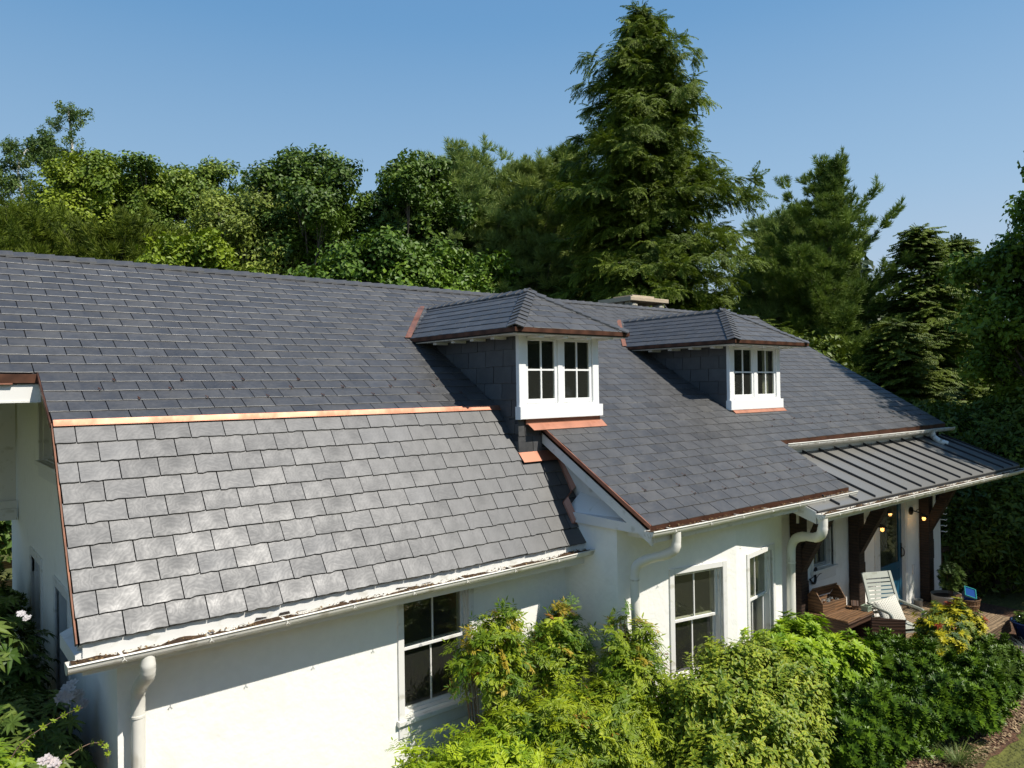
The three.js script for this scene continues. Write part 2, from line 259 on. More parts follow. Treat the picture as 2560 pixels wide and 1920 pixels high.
// left end wall (faces -x); its wall line runs along +z
const lwin = [-.10, 1.22, 3.80, 4.72], lwin2 = [-.98, -.14, 1.35, 2.52], ldoor = [1.0, 1.80, .2, 2.5], LB = -3.3;
hp('end_wall', wallBetween([WXL, LB], [WXL, WZ - .221], 0, 0, [lwin, lwin2, ldoor].map(w => [w[0] - LB, w[1] - LB, w[2], w[3]]), .22,
  [[WZ - .221 - LB, 3.06], [zb - .06 - LB, yb - .09], [0 - LB, RY - .09], [0, roofY(-LB) - .09]]), stucco);
hp('end_wall', wallBetween([10.74, PZ], [10.74, LB], 0, 0, [], .22, [[PZ - LB, roofY(-LB) - .09], [PZ, RY - .09], [0, roofY(PZ) - .09]]), stucco);
hp('back_wall', wallBetween([10.74, LB], [WXL, LB], 0, roofY(-LB) - .1), stucco);
// --- roof decks
function deck(pts) { return prism(pts, [0, -.09, 0]); }
const mainRoof = grp('main_roof', house);
const MP = (x, z) => [x, roofY(Math.abs(z)) - .004, z];
hp('roof_deck', merge([deck([MP(xFar, zu), MP(xl, zu), MP(xl, 0), MP(xFar, 0)]), deck([MP(xl, zb), MP(xbl, zb), MP(xbl, 0), MP(xl, 0)]), deck([MP(xbl, zbay), MP(xbr, zbay), MP(xbr, 0), MP(xbl, 0)]), deck([MP(xbr, ze), MP(xre, ze), MP(xre, 0), MP(xbr, 0)])]), deckMat, mainRoof);
hp('rear_slope', deck([MP(xFar, 0), MP(xre, 0), MP(xre, -3.6), MP(xFar, -3.6)]), deckMat, mainRoof);
const lowerRoof = grp('lower_roof', house);
const LDIR = V3(0, yb - ys, zb - zs), LLEN = LDIR.length(); LDIR.normalize();
hp('roof_deck', prism([[xl, ys - .004, zs], [.60, ys - .004, zs], [.60, yb - .004, zb], [xl, yb - .004, zb]], [0, -.05, -.075]), deckMat, lowerRoof);
// --- slates on the main slope
const dorm = [{ x: 0, w: 1.35, zd: 3.65, ysill: 4.206, ye: 5.285, ya: 5.854, za: 3.063, o: .2815 }, { x: 4.4224, w: 1.4494, zd: 3.5524, ysill: 4.182, ye: 5.272, ya: 5.8495, za: 2.967, o: .335 }];
{
  const O = V3(0, roofY(zbay), zbay), U = V3(1, 0, 0), V = V3(0, S / M, -1 / M), rows = [], n = Math.floor(zbay * M / EXP);
  for (let k = 0; k <= n; k++) { const z = zbay - (k + .5) * zStep; if (z < .03) break;
    rows.push({ v: k * EXP - (k === 0 || k === 7 || k === 14 ? .02 : 0), spans: [z > ze ? [xbl - .02, xbr + .015] : z > zb ? [xbl - .02, xre + .02] : z > zu ? [xl - .02, xre + .02] : [xFar, xre + .02]] }); }
  layer({ parent: mainRoof, O, U, V, e: EXP, w: .305, rows, max: 300, skip: (u, v) => { const z = zbay - v / M; return dorm.some(d => u > d.x + .16 && u < d.x + d.w - .16 && z < d.zd - .12 && z > (RY - d.ye) / S + .15); } });
  caps(mainRoof, 'ridge_slate', V3(xre, RY + .002, 0), V3(xFar + .05, RY + .002, 0), V3(0, 1 / M, S / M), V3(0, 1 / M, -S / M), .215, .125);
}
// --- slates on the steep lower slope
{
  const e = LLEN / 10.12, rows = []; for (let k = 0; k < 10; k++) rows.push({ v: k * e - (k === 0 ? .012 : 0), spans: [[xl - .012, .585]] });
  layer({ parent: lowerRoof, O: V3(0, ys, zs), U: V3(1, 0, 0), V: LDIR.clone(), e, w: .305, rows, max: 300, kinds: true, jag: .0046, th: .0135, ov: .012, skip: (u, v) => u > .03 && v > LLEN * .69 && u < .7 && false });
}
// --- copper at the break, drip edges
const stripe = (pts, n) => prism(pts, n);
{
  const a = .030, N = V3(0, LDIR.z * -1, LDIR.y).normalize(), at = (x, t, h) => [x, yb - LDIR.y * t + N.y * h, zb - LDIR.z * t + N.z * h];
  hp('break_flashing', prism([at(xl - .012, .040, .027), at(.0, .040, .027), at(.0, -.02, .030), at(xl - .012, -.02, .030)], [0, -N.y * .004, -N.z * .004]), copper, lowerRoof);
  hp('break_flashing_hem', tube([at(xl - .012, .041, .027), at(-2.5, .043, .028), at(.0, .041, .027)], .006, 12, 6), copper, lowerRoof);
}
const rake = (x0, x1, za, zc, lift = 0) => prism([[x0, roofY(za) + lift, za], [x1, roofY(za) + lift, za], [x1, roofY(zc) + lift, zc], [x0, roofY(zc) + lift, zc]], [0, -.05, 0]);
hp('rake_drip_edge', rake(xbl - .035, xbl - .022, zb + .05, zbay + .02, .016), copper, mainRoof);
hp('rake_drip_edge', rake(xl - .034, xl - .022, zu, zb, .012), copperDull, mainRoof);
hp('rake_drip_edge', prism([[xl - .026, ys + .004, zs + .006], [xl - .014, ys + .004, zs + .006], [xl - .014, yb + .004, zb + .006], [xl - .026, yb + .004, zb + .006]], [0, -.03, -.045]), copperDull, lowerRoof);
hp('eave_drip_edge', box(xbl - .03, xbr + .02, roofY(zbay) - .062, roofY(zbay) - .002, zbay + .012, zbay + .022), copperDull, mainRoof);
hp('eave_drip_edge', box(xbr + .02, xre + .02, roofY(ze) - .075, roofY(ze) - .003, ze + .012, ze + .022), copperDull, mainRoof);
hp('eave_drip_edge', box(xFar, xl - .03, roofY(zu) - .085, roofY(zu) - .004, zu + .006, zu + .018), copperDull, mainRoof);
hp('eave_drip_edge', box(xFar, xl - .22, roofY(zu) - .098, roofY(zu) - .086, zu + .0, zu + .03), copper, mainRoof);
// --- fascia, soffits, rake boards, eave return
hp('fascia', box(xl + .02, .56, ys - .23, ys - .012, zs - .045, zs - .012), trim);
hp('soffit', box(xl + .02, .56, ys - .243, ys - .231, WZ - .01, zs - .013), trim);
hp('fascia', box(xbl + .03, xbr - .01, roofY(zbay) - .19, roofY(zbay) - .066, zbay - .02, zbay + .008), trim);
hp('soffit', box(xbl + .03, xbr - .01, roofY(zbay) - .12, roofY(zbay) - .1, PZ, zbay - .021), trim);
hp('fascia', box(xbr + .04, xre - .02, roofY(ze) - .16, roofY(ze) - .08, ze - .02, ze + .008), trim);
hp('soffit', box(xbr, xre - .02, roofY(ze) - .162, roofY(ze) - .15, PZ - .1, ze - .021), trim);
hp('fascia', box(xFar, xl + .0, roofY(zu) - .25, roofY(zu) - .10, zu - .07, zu - .01), trim);
hp('soffit', box(xFar, xl - .0, roofY(zu) - .263, roofY(zu) - .251, WZ - 6, zu - .0), trim);
hp('rake_board', rake(xbl + .0, xbl + .04, zb + .25, zbay - .0, -.052).clone(), trim);
hp('rake_board', prism([[xbl, roofY(zb + .3) - .10, zb + .3], [xbl + .035, roofY(zb + .3) - .10, zb + .3], [xbl + .035, roofY(zbay) - .10, zbay], [xbl, roofY(zbay) - .10, zbay]], [0, -.12, 0]), trim);
hp('bay_gable', prism([[.60, 2.9, 3.60], [.60, 2.9, 5.22], [.60, roofY(5.22) - .09, 5.22], [.60, roofY(3.60) - .09, 3.60]], [.10, 0, 0]), trim);
hp('gable_soffit', rake(xbl + .04, .62, zb + .42, zbay - .02, -.098), trim);
hp('eave_return', polyGeo([[[.385, 3.0, 4.02], [.385, 3.0, 5.30], [.385, 3.09, 5.30], [.385, 3.115, 4.02]], [[.385, 3.115, 4.02], [.385, 3.09, 5.30], [.605, 3.10, 5.26], [.605, 3.33, 4.06]], [[.385, 3.0, 5.30], [.605, 3.0, 5.30], [.605, 3.10, 5.26], [.385, 3.09, 5.30]], [[.385, 3.0, 4.02], [.605, 3.0, 4.02], [.605, 3.0, 5.30], [.385, 3.0, 5.30]], [[.605, 3.0, 4.02], [.385, 3.0, 4.02], [.385, 3.115, 4.02], [.605, 3.33, 4.06]]]), trim);
hp('eave_return', polyGeo([[[-4.76, 2.57, 3.58], [-4.76, 2.57, 4.26], [-4.76, 2.68, 4.26], [-4.76, 2.68, 3.58]], [[-4.76, 2.68, 3.58], [-4.76, 2.68, 4.26], [-4.44, 2.80, 4.26], [-4.44, 2.84, 3.62]], [[-4.76, 2.57, 4.26], [-4.44, 2.57, 4.26], [-4.44, 2.8, 4.26], [-4.76, 2.68, 4.26]], [[-4.44, 2.57, 3.58], [-4.76, 2.57, 3.58], [-4.76, 2.68, 3.58], [-4.44, 2.84, 3.62]], [[-4.76, 2.57, 3.58], [-4.44, 2.57, 3.58], [-4.44, 2.57, 4.26], [-4.76, 2.57, 4.26]]]), trim);
// steep rake board along the left end
hp('rake_board', prism([[xl + .0, ys - .02, zs - .02], [xl + .03, ys - .02, zs - .02], [xl + .03, yb - .02, zb - .02], [xl, yb - .02, zb - .02]], [0, -.07, -.105]), trim, lowerRoof);
hp('rake_soffit', prism([[xl + .03, ys - .06, zs - .06], [WXL, ys - .06, zs - .06], [WXL, yb - .06, zb - .06], [xl + .03, yb - .06, zb - .06]], [0, -.008, -.012]), trim, lowerRoof);
hp('rake_board', prism([[xl, roofY(zu) - .06, zu], [xl + .03, roofY(zu) - .06, zu], [xl + .03, yb - .06, zb], [xl, yb - .06, zb]], [0, -.13, 0]), trim);
hp('rake_soffit', prism([[xl + .03, roofY(zu - .3) - .15, zu - .3], [WXL, roofY(zu - .3) - .15, zu - .3], [WXL, yb - .15, zb], [xl + .03, yb - .15, zb]], [0, -.012, 0]), trim);
// --- step flashing where the steep slope meets the bay
{
  const path = [[.575, 3.79, 3.60], [.545, 3.30, 3.93], [.34, 3.20, 4.00], [.345, 2.97, 4.15], [.53, 2.98, 4.155], [.50, 2.80, 4.27]], N = V3(0, -LDIR.z, LDIR.y);
  const fl = []; for (let i = 0; i < path.length - 1; i++) { const a = path[i], b = path[i + 1]; fl.push(prism([[a[0], a[1] + .015, a[2] + .02], [b[0], b[1] + .015, b[2] + .02], [b[0] + .055, b[1] + .085, b[2] + .045], [a[0] + .055, a[1] + .085, a[2] + .045]], [.004, .003, .004])); }
  hp('step_flashing', merge(fl), copper, lowerRoof);
  hp('step_flashing_hem', merge(path.slice(0, -1).map((a, i) => { const b = path[i + 1]; return tube([[a[0], a[1] + .02, a[2] + .024], [(a[0] + b[0]) / 2, (a[1] + b[1]) / 2 + .02, (a[2] + b[2]) / 2 + .024], [b[0], b[1] + .02, b[2] + .024]], .009, 6, 6); })), copper, lowerRoof);
  hp('kick_out_flashing', merge([prism([[.47, 2.76, 4.30], [.53, 2.77, 4.27], [.555, 2.86, 4.28], [.50, 2.86, 4.33]], [.004, .004, .004]), prism([[.44, 2.755, 4.31], [.53, 2.765, 4.285], [.53, 2.79, 4.30], [.44, 2.78, 4.325]], [.003, .003, .004])]), copper, lowerRoof);
}
// --- dormers
function dormer(d, k) {
  const zm = (RY - d.ye) / S, zr = (RY - d.ya) / S, xc = d.x + d.w / 2, o = d.o, x1 = d.x + d.w, zf = d.zd;
  const cheek = grp('dormer_cheek', house);
  hp('cheek_wall', merge([box(d.x + .012, d.x + .10, 3.55, d.ye + .02, zm - .1, zf - .03), box(x1 - .10, x1 - .012, k ? 3.7 : 3.7, d.ye + .02, zm - .1, zf - .03)]), deckMat, cheek);
  // cheek slates on the left side (faces -x): U runs toward +z
  const O = V3(d.x + .012, 3.62, 0), rows = [], e = .205; for (let i = 0; i < 9; i++) { const y = O.y + i * e; const zlo = Math.max(zm, (RY - (y + e)) / S) - .12; const lo = (k === 0 && y < 4.2) ? 3.2 : zlo; if (y + e * .4 < d.ye && lo < zf - .03) rows.push({ v: i * e, spans: [[lo, zf - .02]], shift: 0 }); }
  layer({ parent: cheek, O, U: V3(0, 0, 1), V: V3(0, 1, 0), e, w: .36, rows, max: 300, th: .008, ov: .012 });
  // front wall with opening, trim boards
  const jw = .105, yt = d.ye - .0, ys0 = d.ysill, sillH = .155;
  const front = grp('dormer_front', house);
  hp('jamb_board', cbox(d.x - .006, d.x + jw, ys0 + sillH, yt + .0, zf - .05, zf + .012, .004), trimBright, front);
  hp('jamb_board', cbox(x1 - jw, x1 + .006, ys0 + sillH, yt, zf - .05, zf + .012, .004), trimBright, front);
  hp('head_board', cbox(d.x + jw, x1 - jw, yt - .075, yt, zf - .05, zf + .008, .004), trimBright, front);
  hp('sill_board', cbox(d.x - .02, x1 + .045, ys0, ys0 + sillH, zf - .06, zf + .045, .006), trimBright, front);
  hp('sub_sill', cbox(d.x + jw, x1 - jw, ys0 + sillH, ys0 + sillH + .03, zf - .05, zf + .02, .004), trimBright, front);
  hp('mullion', cbox(xc - .04, xc + .04, ys0 + sillH + .03, yt - .075, zf - .05, zf + .004, .004), trimBright, front);
  // two casements
  for (const [a, b] of [[d.x + jw, xc - .04], [xc + .04, x1 - jw]]) {
    const y0 = ys0 + sillH + .03, y1 = yt - .075, st = .048, w = grp('dormer_window', house); w.position.set(a, y0, zf - .018);
    const W = b - a, H = y1 - y0;
    hp('sash', merge([cbox(.004, st, .004, H - .004, -.03, .01, .004), cbox(W - st, W - .004, .004, H - .004, -.03, .01, .004), cbox(st, W - st, .004, st + .01, -.03, .01, .004), cbox(st, W - st, H - st, H - .004, -.03, .01, .004)]), trimBright, w);
    const gx0 = st, gx1 = W - st, gy0 = st + .01, gy1 = H - st, mx = (gx0 + gx1) / 2, my = (gy0 + gy1) / 2, t = .011;
    hp('muntin', box(mx - t, mx + t, gy0, gy1, -.012, .004), trimBright, w); hp('muntin', box(gx0, mx - t, my - t, my + t, -.0115, .0035), trimBright, w); hp('muntin', box(mx + t, gx1, my - t, my + t, -.0115, .0035), trimBright, w);
    for (const [p, q] of [[gx0, mx - t], [mx + t, gx1]]) for (const [u, v] of [[gy0, my - t], [my + t, gy1]]) { const g = new THREE.PlaneGeometry(q - p, v - u); g.translate((p + q) / 2, (u + v) / 2, -.006); hp('pane', g, glass, w); }
  }
  // dark closet behind, so that the sky does not show through
  hp('dormer_room', merge([box(d.x + .11, x1 - .11, ys0 - .1, ys0 + .02, zf - 1.6, zf - .06), box(d.x + .11, x1 - .11, ys0, yt, zf - 1.62, zf - 1.6)]), roomDark, front);
  if (k) for (const cx of [d.x + .2, x1 - .27]) { const pts = []; const s = new THREE.PlaneGeometry(.16, .85, 24, 1); const p = s.attributes.position; for (let i = 0; i < p.count; i++) p.setZ(i, Math.sin(p.getX(i) * 190) * .012); s.translate(cx + .03, (ys0 + yt) / 2 + .05, zf - .12); s.computeVertexNormals(); hp('curtain', s, curtain, front); }
  // apron flashing
  const zp = zf + .05; hp('apron_flashing', merge([prism([[d.x + (k ? .02 : .12), roofY(zf) + .055, zf + .0], [x1 + .06, roofY(zf) + .055, zf + .0], [x1 + .07, roofY(zf + .09) + .026, zf + .09], [d.x + (k ? .03 : .15), roofY(zf + .09) + .026, zf + .09]], [0, -.004, 0]), box(d.x + (k ? .02 : .10), x1 + .02, roofY(zf) + .04, ys0 + .0, zf - .012, zf + .006)]), copper, front);
  // roof: hip
  const roof = grp('dormer_roof', house), ye = d.ye, T = .06;
  const FL = [d.x - o, ye, zf + o], FR = [x1 + o, ye, zf + o], BL = [d.x - o, ye, zm - .02], BR = [x1 + o, ye, zm - .02], A = [xc, d.ya, d.za], B = [xc, d.ya, zr - .02];
  const dn = p => [p[0], p[1] - T, p[2]];
  hp('roof_deck', polyGeo([[FL, FR, A], [BL, FL, A, B], [FR, BR, B, A], [dn(FR), dn(FL), dn(BL), dn(BR)], [dn(FL), dn(FR), FR, FL], [dn(BL), dn(FL), FL, BL], [dn(FR), dn(BR), BR, FR]]), deckMat, roof);
  hp('soffit', box(d.x - o + .02, x1 + o - .02, ye - T - .012, ye - T - .001, zm + .1, zf + o - .02), trim, roof);
  const dripY0 = ye - T + .012, dripY1 = ye + .004;
  hp('drip_edge', box(d.x - o - .016, x1 + o + .016, dripY0, dripY1, zf + o + .004, zf + o + .016), copperDull, roof);
  hp('drip_edge', box(d.x - o - .018, d.x - o - .006, dripY0, dripY1, zm - .0, zf + o + .003), copperDull, roof);
  hp('drip_edge', box(x1 + o + .006, x1 + o + .018, dripY0, dripY1, zm - .0, zf + o + .003), copperDull, roof);
  // rafter tails
  const tail = cbox(-.045, .045, -.055, 0, -o + .03, 0, .004);
  for (let z = zm + .45; z < zf - .1; z += .42) { const g = box(d.x - o + .09, d.x - .004, ye - T - .045, ye - T - .013, z, z + .075); hp('rafter_tail', g, trim, roof); }
  for (let x = d.x + .12; x < x1; x += .40) hp('rafter_tail', box(x, x + .085, ye - T - .04, ye - T - .013, zf + .014, zf + o - .05), trim, roof);
  // slates on three faces
  const face = (P, Q, poly3, e2) => { const O2 = V3(...P), U = V3(...Q).sub(O2).normalize(), n = V3(...poly3[2]).sub(O2); const V = n.clone().addScaledVector(U, -n.dot(U)).normalize(); const reg = poly3.map(p => { const q = V3(...p).sub(O2); return [q.dot(U), q.dot(V)]; }); const vmax = Math.max(...reg.map(q => q[1])), um = reg.map(q => q[0]), rows = []; for (let i = 0; i * e2 < vmax - .02; i++) rows.push({ v: i * e2 - (i ? 0 : .012), spans: [[Math.min(...um) - .02, Math.max(...um) + .02]] }); const low = reg.map((q, i) => (Math.abs(q[1]) < 1e-6 ? [q[0], -.03] : q)); layer({ parent: roof, O: O2, U, V, e: e2, w: .29, rows, reg: low, max: 300 }); return U.clone().cross(V); };
  const e2 = .155, N1 = face(FL, FR, [FL, FR, A], e2), N2 = face(BL, FL, [BL, FL, A, B], e2), N3 = face(FR, BR, [FR, BR, B, A], e2);
  caps(roof, 'hip_slate', V3(...FL), V3(...A), N1, N2, .13, .11); caps(roof, 'hip_slate', V3(...FR), V3(...A), N1, N3, .13, .11);
  caps(roof, 'ridge_slate', V3(...A).add(V3(0, .006, .03)), V3(...B), N2, N3, .19, .115);
  // valley copper between dormer roof and main slope
  hp('valley_flashing', prism([[d.x - o - .085, roofY(zm) + .024, zm + .02], [d.x - o + .0, roofY(zm) + .026, zm + .04], [xc - .09, roofY(zr) + .03, zr + .01], [xc - .17, roofY(zr) + .026, zr - .02]], [0, -.004, 0]), copper, roof);
  hp('valley_flashing', prism([[x1 + o + .06, roofY(zm) + .024, zm + .02], [x1 + o - .02, roofY(zm) + .026, zm + .04], [xc + .07, roofY(zr) + .03, zr + .01], [xc + .15, roofY(zr) + .026, zr - .02]], [0, -.004, 0]), copper, roof);
}
dorm.forEach(dormer);
// slate-clad stub below the first dormer's sill, with its copper apron on the steep slope
{
  const st = grp('dormer_stub', house); hp('stub_wall', box(.0, .62, 3.6, 4.22, 3.45, 3.615), deckMat, st);
  layer({ parent: st, O: V3(.0, 3.80, 3.617), U: V3(1, 0, 0), V: V3(0, 1, 0), e: .205, w: .235, rows: [{ v: 0, spans: [[-.004, .36]] }, { v: .2, spans: [[-.004, .36]] }], max: 300, th: .008, ov: .0 });
  layer({ parent: st, O: V3(.0, 3.80, 3.60), U: V3(1, 0, 0), V: V3(0, 1, 0), e: .2, w: .24, rows: [{ v: 0, spans: [[.365, .6]] }], max: 300, th: .008, ov: .0 });
  hp('apron_flashing', prism([[-.01, 3.815, 3.63], [.62, 3.815, 3.63], [.62, 3.70, 3.735], [-.005, 3.70, 3.735]], [0, -.004, -.004]), copper, st);
}
// --- snow guards: small copper hooks on the lower courses
{
  const hook = merge([tube([[-.022, .0, .012], [-.02, -.006, .036], [0, -.008, .048], [.02, -.006, .036], [.022, 0, .012]], .0035, 8, 5), tube([[0, -.012, .012], [0, -.03, .022], [0, -.005, .046]], .004, 6, 5), box(-.009, .009, -.01, .08, .0105, .0135)]);
  const U = V3(1, 0, 0), V = V3(0, S / M, -1 / M), q = new THREE.Quaternion().setFromRotationMatrix(new THREE.Matrix4().makeBasis(U, V, U.clone().cross(V))), r = RNG(19);
  const put = (x, z) => { if (dorm.some(d => x > d.x - .1 && x < d.x + d.w + .1 && z < d.zd + .1)) return; const m = hp('snow_guard', hook, copperDull, mainRoof); m.position.set(x, roofY(z) + .010, z); m.quaternion.copy(q); m.scale.setScalar(.62); };
  for (let x = xl + .42; x < -.1; x += .61) { put(x, zb - 3 * zStep); put(x + .3, zb - 2 * zStep); if (r() < .8) put(x + .15, zb - 4 * zStep); }
  for (let x = xbl + .42; x < xbr - .1; x += .61) { put(x, zbay - 3 * zStep); put(x + .3, zbay - 4 * zStep); if (x > 1.2) put(x + .1, zbay - 2 * zStep); }
  for (let x = xbr + .3; x < xre - .2; x += .305) put(x, ze - (Math.round(x * 3.28) % 2 ? 3 : 2) * zStep);
}
// --- chimney
{
  const c = grp('chimney', house), stone = [std([.42, .37, .29], .9, { bumpMap: stuccoBump, bumpScale: .03 }), std([.34, .31, .26], .9, { bumpMap: stuccoBump, bumpScale: .03 }), std([.5, .46, .37], .9, { bumpMap: stuccoBump, bumpScale: .03 })], capM = std([.42, .34, .24], .9, { bumpMap: stuccoBump, bumpScale: .02 });
  const r = RNG(9), cx = 7.48, cz = -1.0; hp('flue', box(cx - .45, cx + .45, 5.0, 6.28, cz - .5, cz + .3), std([.05, .045, .04], .95), c);
  hp('cap_stone', cbox(cx - .66, cx + .66, 6.50, 6.595, cz - .62, cz + .40, .012), capM, c); hp('cap_stone', cbox(cx - .38, cx + .38, 6.596, 6.665, cz - .40, cz + .20, .01), capM, c);
  for (const [sx, sz] of [[-1, 1], [1, 1], [-1, -1], [1, -1]]) for (let k = 0; k < 3; k++) { const g = new THREE.IcosahedronGeometry(.13, 1), p = g.attributes.position; g.scale(r.r(.9, 1.25), r.r(.55, .7), r.r(.9, 1.2)); g.translate(cx + sx * (.46 + r.g() * .02), 6.12 + k * .15, cz - .1 + sz * (.32 + r.g() * .02)); hp('stone', uvm(g), stone[k % 3], c); }
  for (let k = 0; k < 3; k++) for (let i = 0; i < 4; i++) { const z = cz - .5 + i * .2; hp('stone', cbox(cx - .57 + r.g() * .015, cx - .42, 6.0 + k * .17, 6.16 + k * .17, z, z + .19, .02), stone[(i + k) % 3], c); }
  hp('stack', box(cx - .6, cx + .6, 3.5, 6.0, cz - .5, cz + .3), stone[1], c);
  hp('stay_rod', tube([[cx + .72, 6.5, cz + .2], [cx + .9, 6.3, cz + .25], [cx + 1.1, 6.0, cz + .3]], .012, 6, 5), std([.3, .29, .27], .5), c);
}
// --- windows in the walls
function frameAt(p, ang, name, parent = house) { const g = grp(name, parent); g.position.set(...p); g.rotation.y = ang; return g; }
function hung(p, ang, w, h, opt = {}) { // p: lower-left of the opening on the outer wall face
  const g = frameAt(p, ang, 'sash_window'), c = opt.casing ?? .07, d = .10, st = .034, paint = opt.paint || trim;
  if (c) hp('casing', merge([cbox(-c, 0, -.0, h + c, -.03, .018, .004), cbox(w, w + c, -.0, h + c, -.03, .018, .004), cbox(0, w, h, h + c, -.03, .018, .004)]), paint, g);
  hp('sill', merge([cbox(-c - .02, w + c + .02, -.055, -.002, -.05, .05, .006), opt.apron ? cbox(-c, w + c, -.19, -.056, -.03, .016, .004) : cbox(-c, w + c, -.1, -.056, -.03, .012, .004)]), paint, g);
  hp('jamb', merge([box(.0, .014, 0, h, -.2, -.032), box(w - .014, w, 0, h, -.2, -.032), box(.014, w - .014, h - .014, h, -.2, -.032), box(.014, w - .014, 0, .014, -.2, -.051)]), paint, g);
  const mid = opt.mid ?? h * .5, sash = (y0, y1, z, nm) => {
    hp(nm, merge([cbox(.014, .014 + st, y0, y1, z - .035, z, .003), cbox(w - .014 - st, w - .014, y0, y1, z - .035, z, .003), cbox(.014 + st, w - .014 - st, y0, y0 + st, z - .035, z, .003), cbox(.014 + st, w - .014 - st, y1 - st, y1, z - .035, z, .003)]), opt.sash || paint, g);
    const mx = w / 2, a = .014 + st, b = w - .014 - st; hp('muntin', box(mx - .0075, mx + .0075, y0 + st, y1 - st, z - .026, z - .008), opt.sash || paint, g);
    for (const [u, v] of [[a, mx - .0075], [mx + .0075, b]]) { const q = new THREE.PlaneGeometry(v - u, y1 - y0 - 2 * st); q.translate((u + v) / 2, (y0 + y1) / 2, z - .018); hp('pane', q, glass, g); }
  };
  sash(mid - .02, h - .014, -d + .03, 'upper_sash'); sash(.014, mid + .022, -d - .012, 'lower_sash');
  return g;
}
hung([win1[0], win1[2], WZ], 0, win1[1] - win1[0], win1[3] - win1[2], { apron: true, mid: .665 });
const angA = -Math.atan2(bay[2][1] - bay[1][1], bay[2][0] - bay[1][0]), angB = -Math.atan2(bay[3][1] - bay[2][1], bay[3][0] - bay[2][0]);
const onA = t => [bay[1][0] + (bay[2][0] - bay[1][0]) * t / aDir, bay[1][1] + (bay[2][1] - bay[1][1]) * t / aDir], onB = t => [bay[2][0] + (bay[3][0] - bay[2][0]) * t / bDir, bay[2][1] + (bay[3][1] - bay[2][1]) * t / bDir];
{ const a = onA(winA[0]), b = onB(winB[0]); hung([a[0], winA[2], a[1]], angA, winA[1] - winA[0], winA[3] - winA[2], { mid: .68 }); const g = hung([b[0], winB[2], b[1]], angB, winB[1] - winB[0], winB[3] - winB[2], { mid: .68 });
  for (const cx of [.1, .58]) { const s = new THREE.PlaneGeometry(.2, 1.2, 30, 1), p = s.attributes.position; for (let i = 0; i < p.count; i++) p.setZ(i, Math.sin(p.getX(i) * 150) * .014); s.translate(cx + .03, .62, -.26); s.computeVertexNormals(); hp('curtain', s, curtain, g); } }
hung([pwin[0], pwin[2], PZ], 0, pwin[1] - pwin[0], pwin[3] - pwin[2], { apron: true, sash: std([.3, .31, .3], .5) });
hung([WXL, lwin[2], lwin[0]], -Math.PI / 2, lwin[1] - lwin[0], lwin[3] - lwin[2], { apron: true });
hung([WXL, lwin2[2], lwin2[0]], -Math.PI / 2, lwin2[1] - lwin2[0], lwin2[3] - lwin2[2], { casing: .1 });
{ const g = frameAt([WXL, ldoor[2], ldoor[0]], -Math.PI / 2, 'side_door'); const w = ldoor[1] - ldoor[0], h = ldoor[3] - ldoor[2]; hp('casing', merge([cbox(-.11, 0, 0, h + .1, -.03, .02), cbox(w, w + .07, 0, h + .1, -.03, .02), cbox(0, w, h, h + .1, -.03, .02)]), trim, g); hp('door_leaf', cbox(.004, w - .004, .01, h - .004, -.16, -.12), std([.05, .055, .06], .6), g); }
// rooms behind the windows: floors and a back partition keep the interior dark
hp('interior_floor', box(WXL + .23, 10.5, .2, .28, LB + .23, PZ - .23), roomDark); hp('interior_floor', box(.75, 3.6, .2, .279, PZ - .225, 4.72), roomDark);
hp('interior_ceiling', box(WXL + .23, 10.5, 2.72, 2.82, LB + .23, WZ - .24), roomDark);
hp('interior_ceiling', box(.75, 3.75, 2.72, 2.81, WZ - .235, 4.65), roomDark);
hp('partition', box(-.2, -.08, .29, 2.71, LB + .24, WZ - .24), roomDark); hp('partition', box(4.2, 4.32, .29, 2.71, LB + .24, PZ - .24), roomDark);

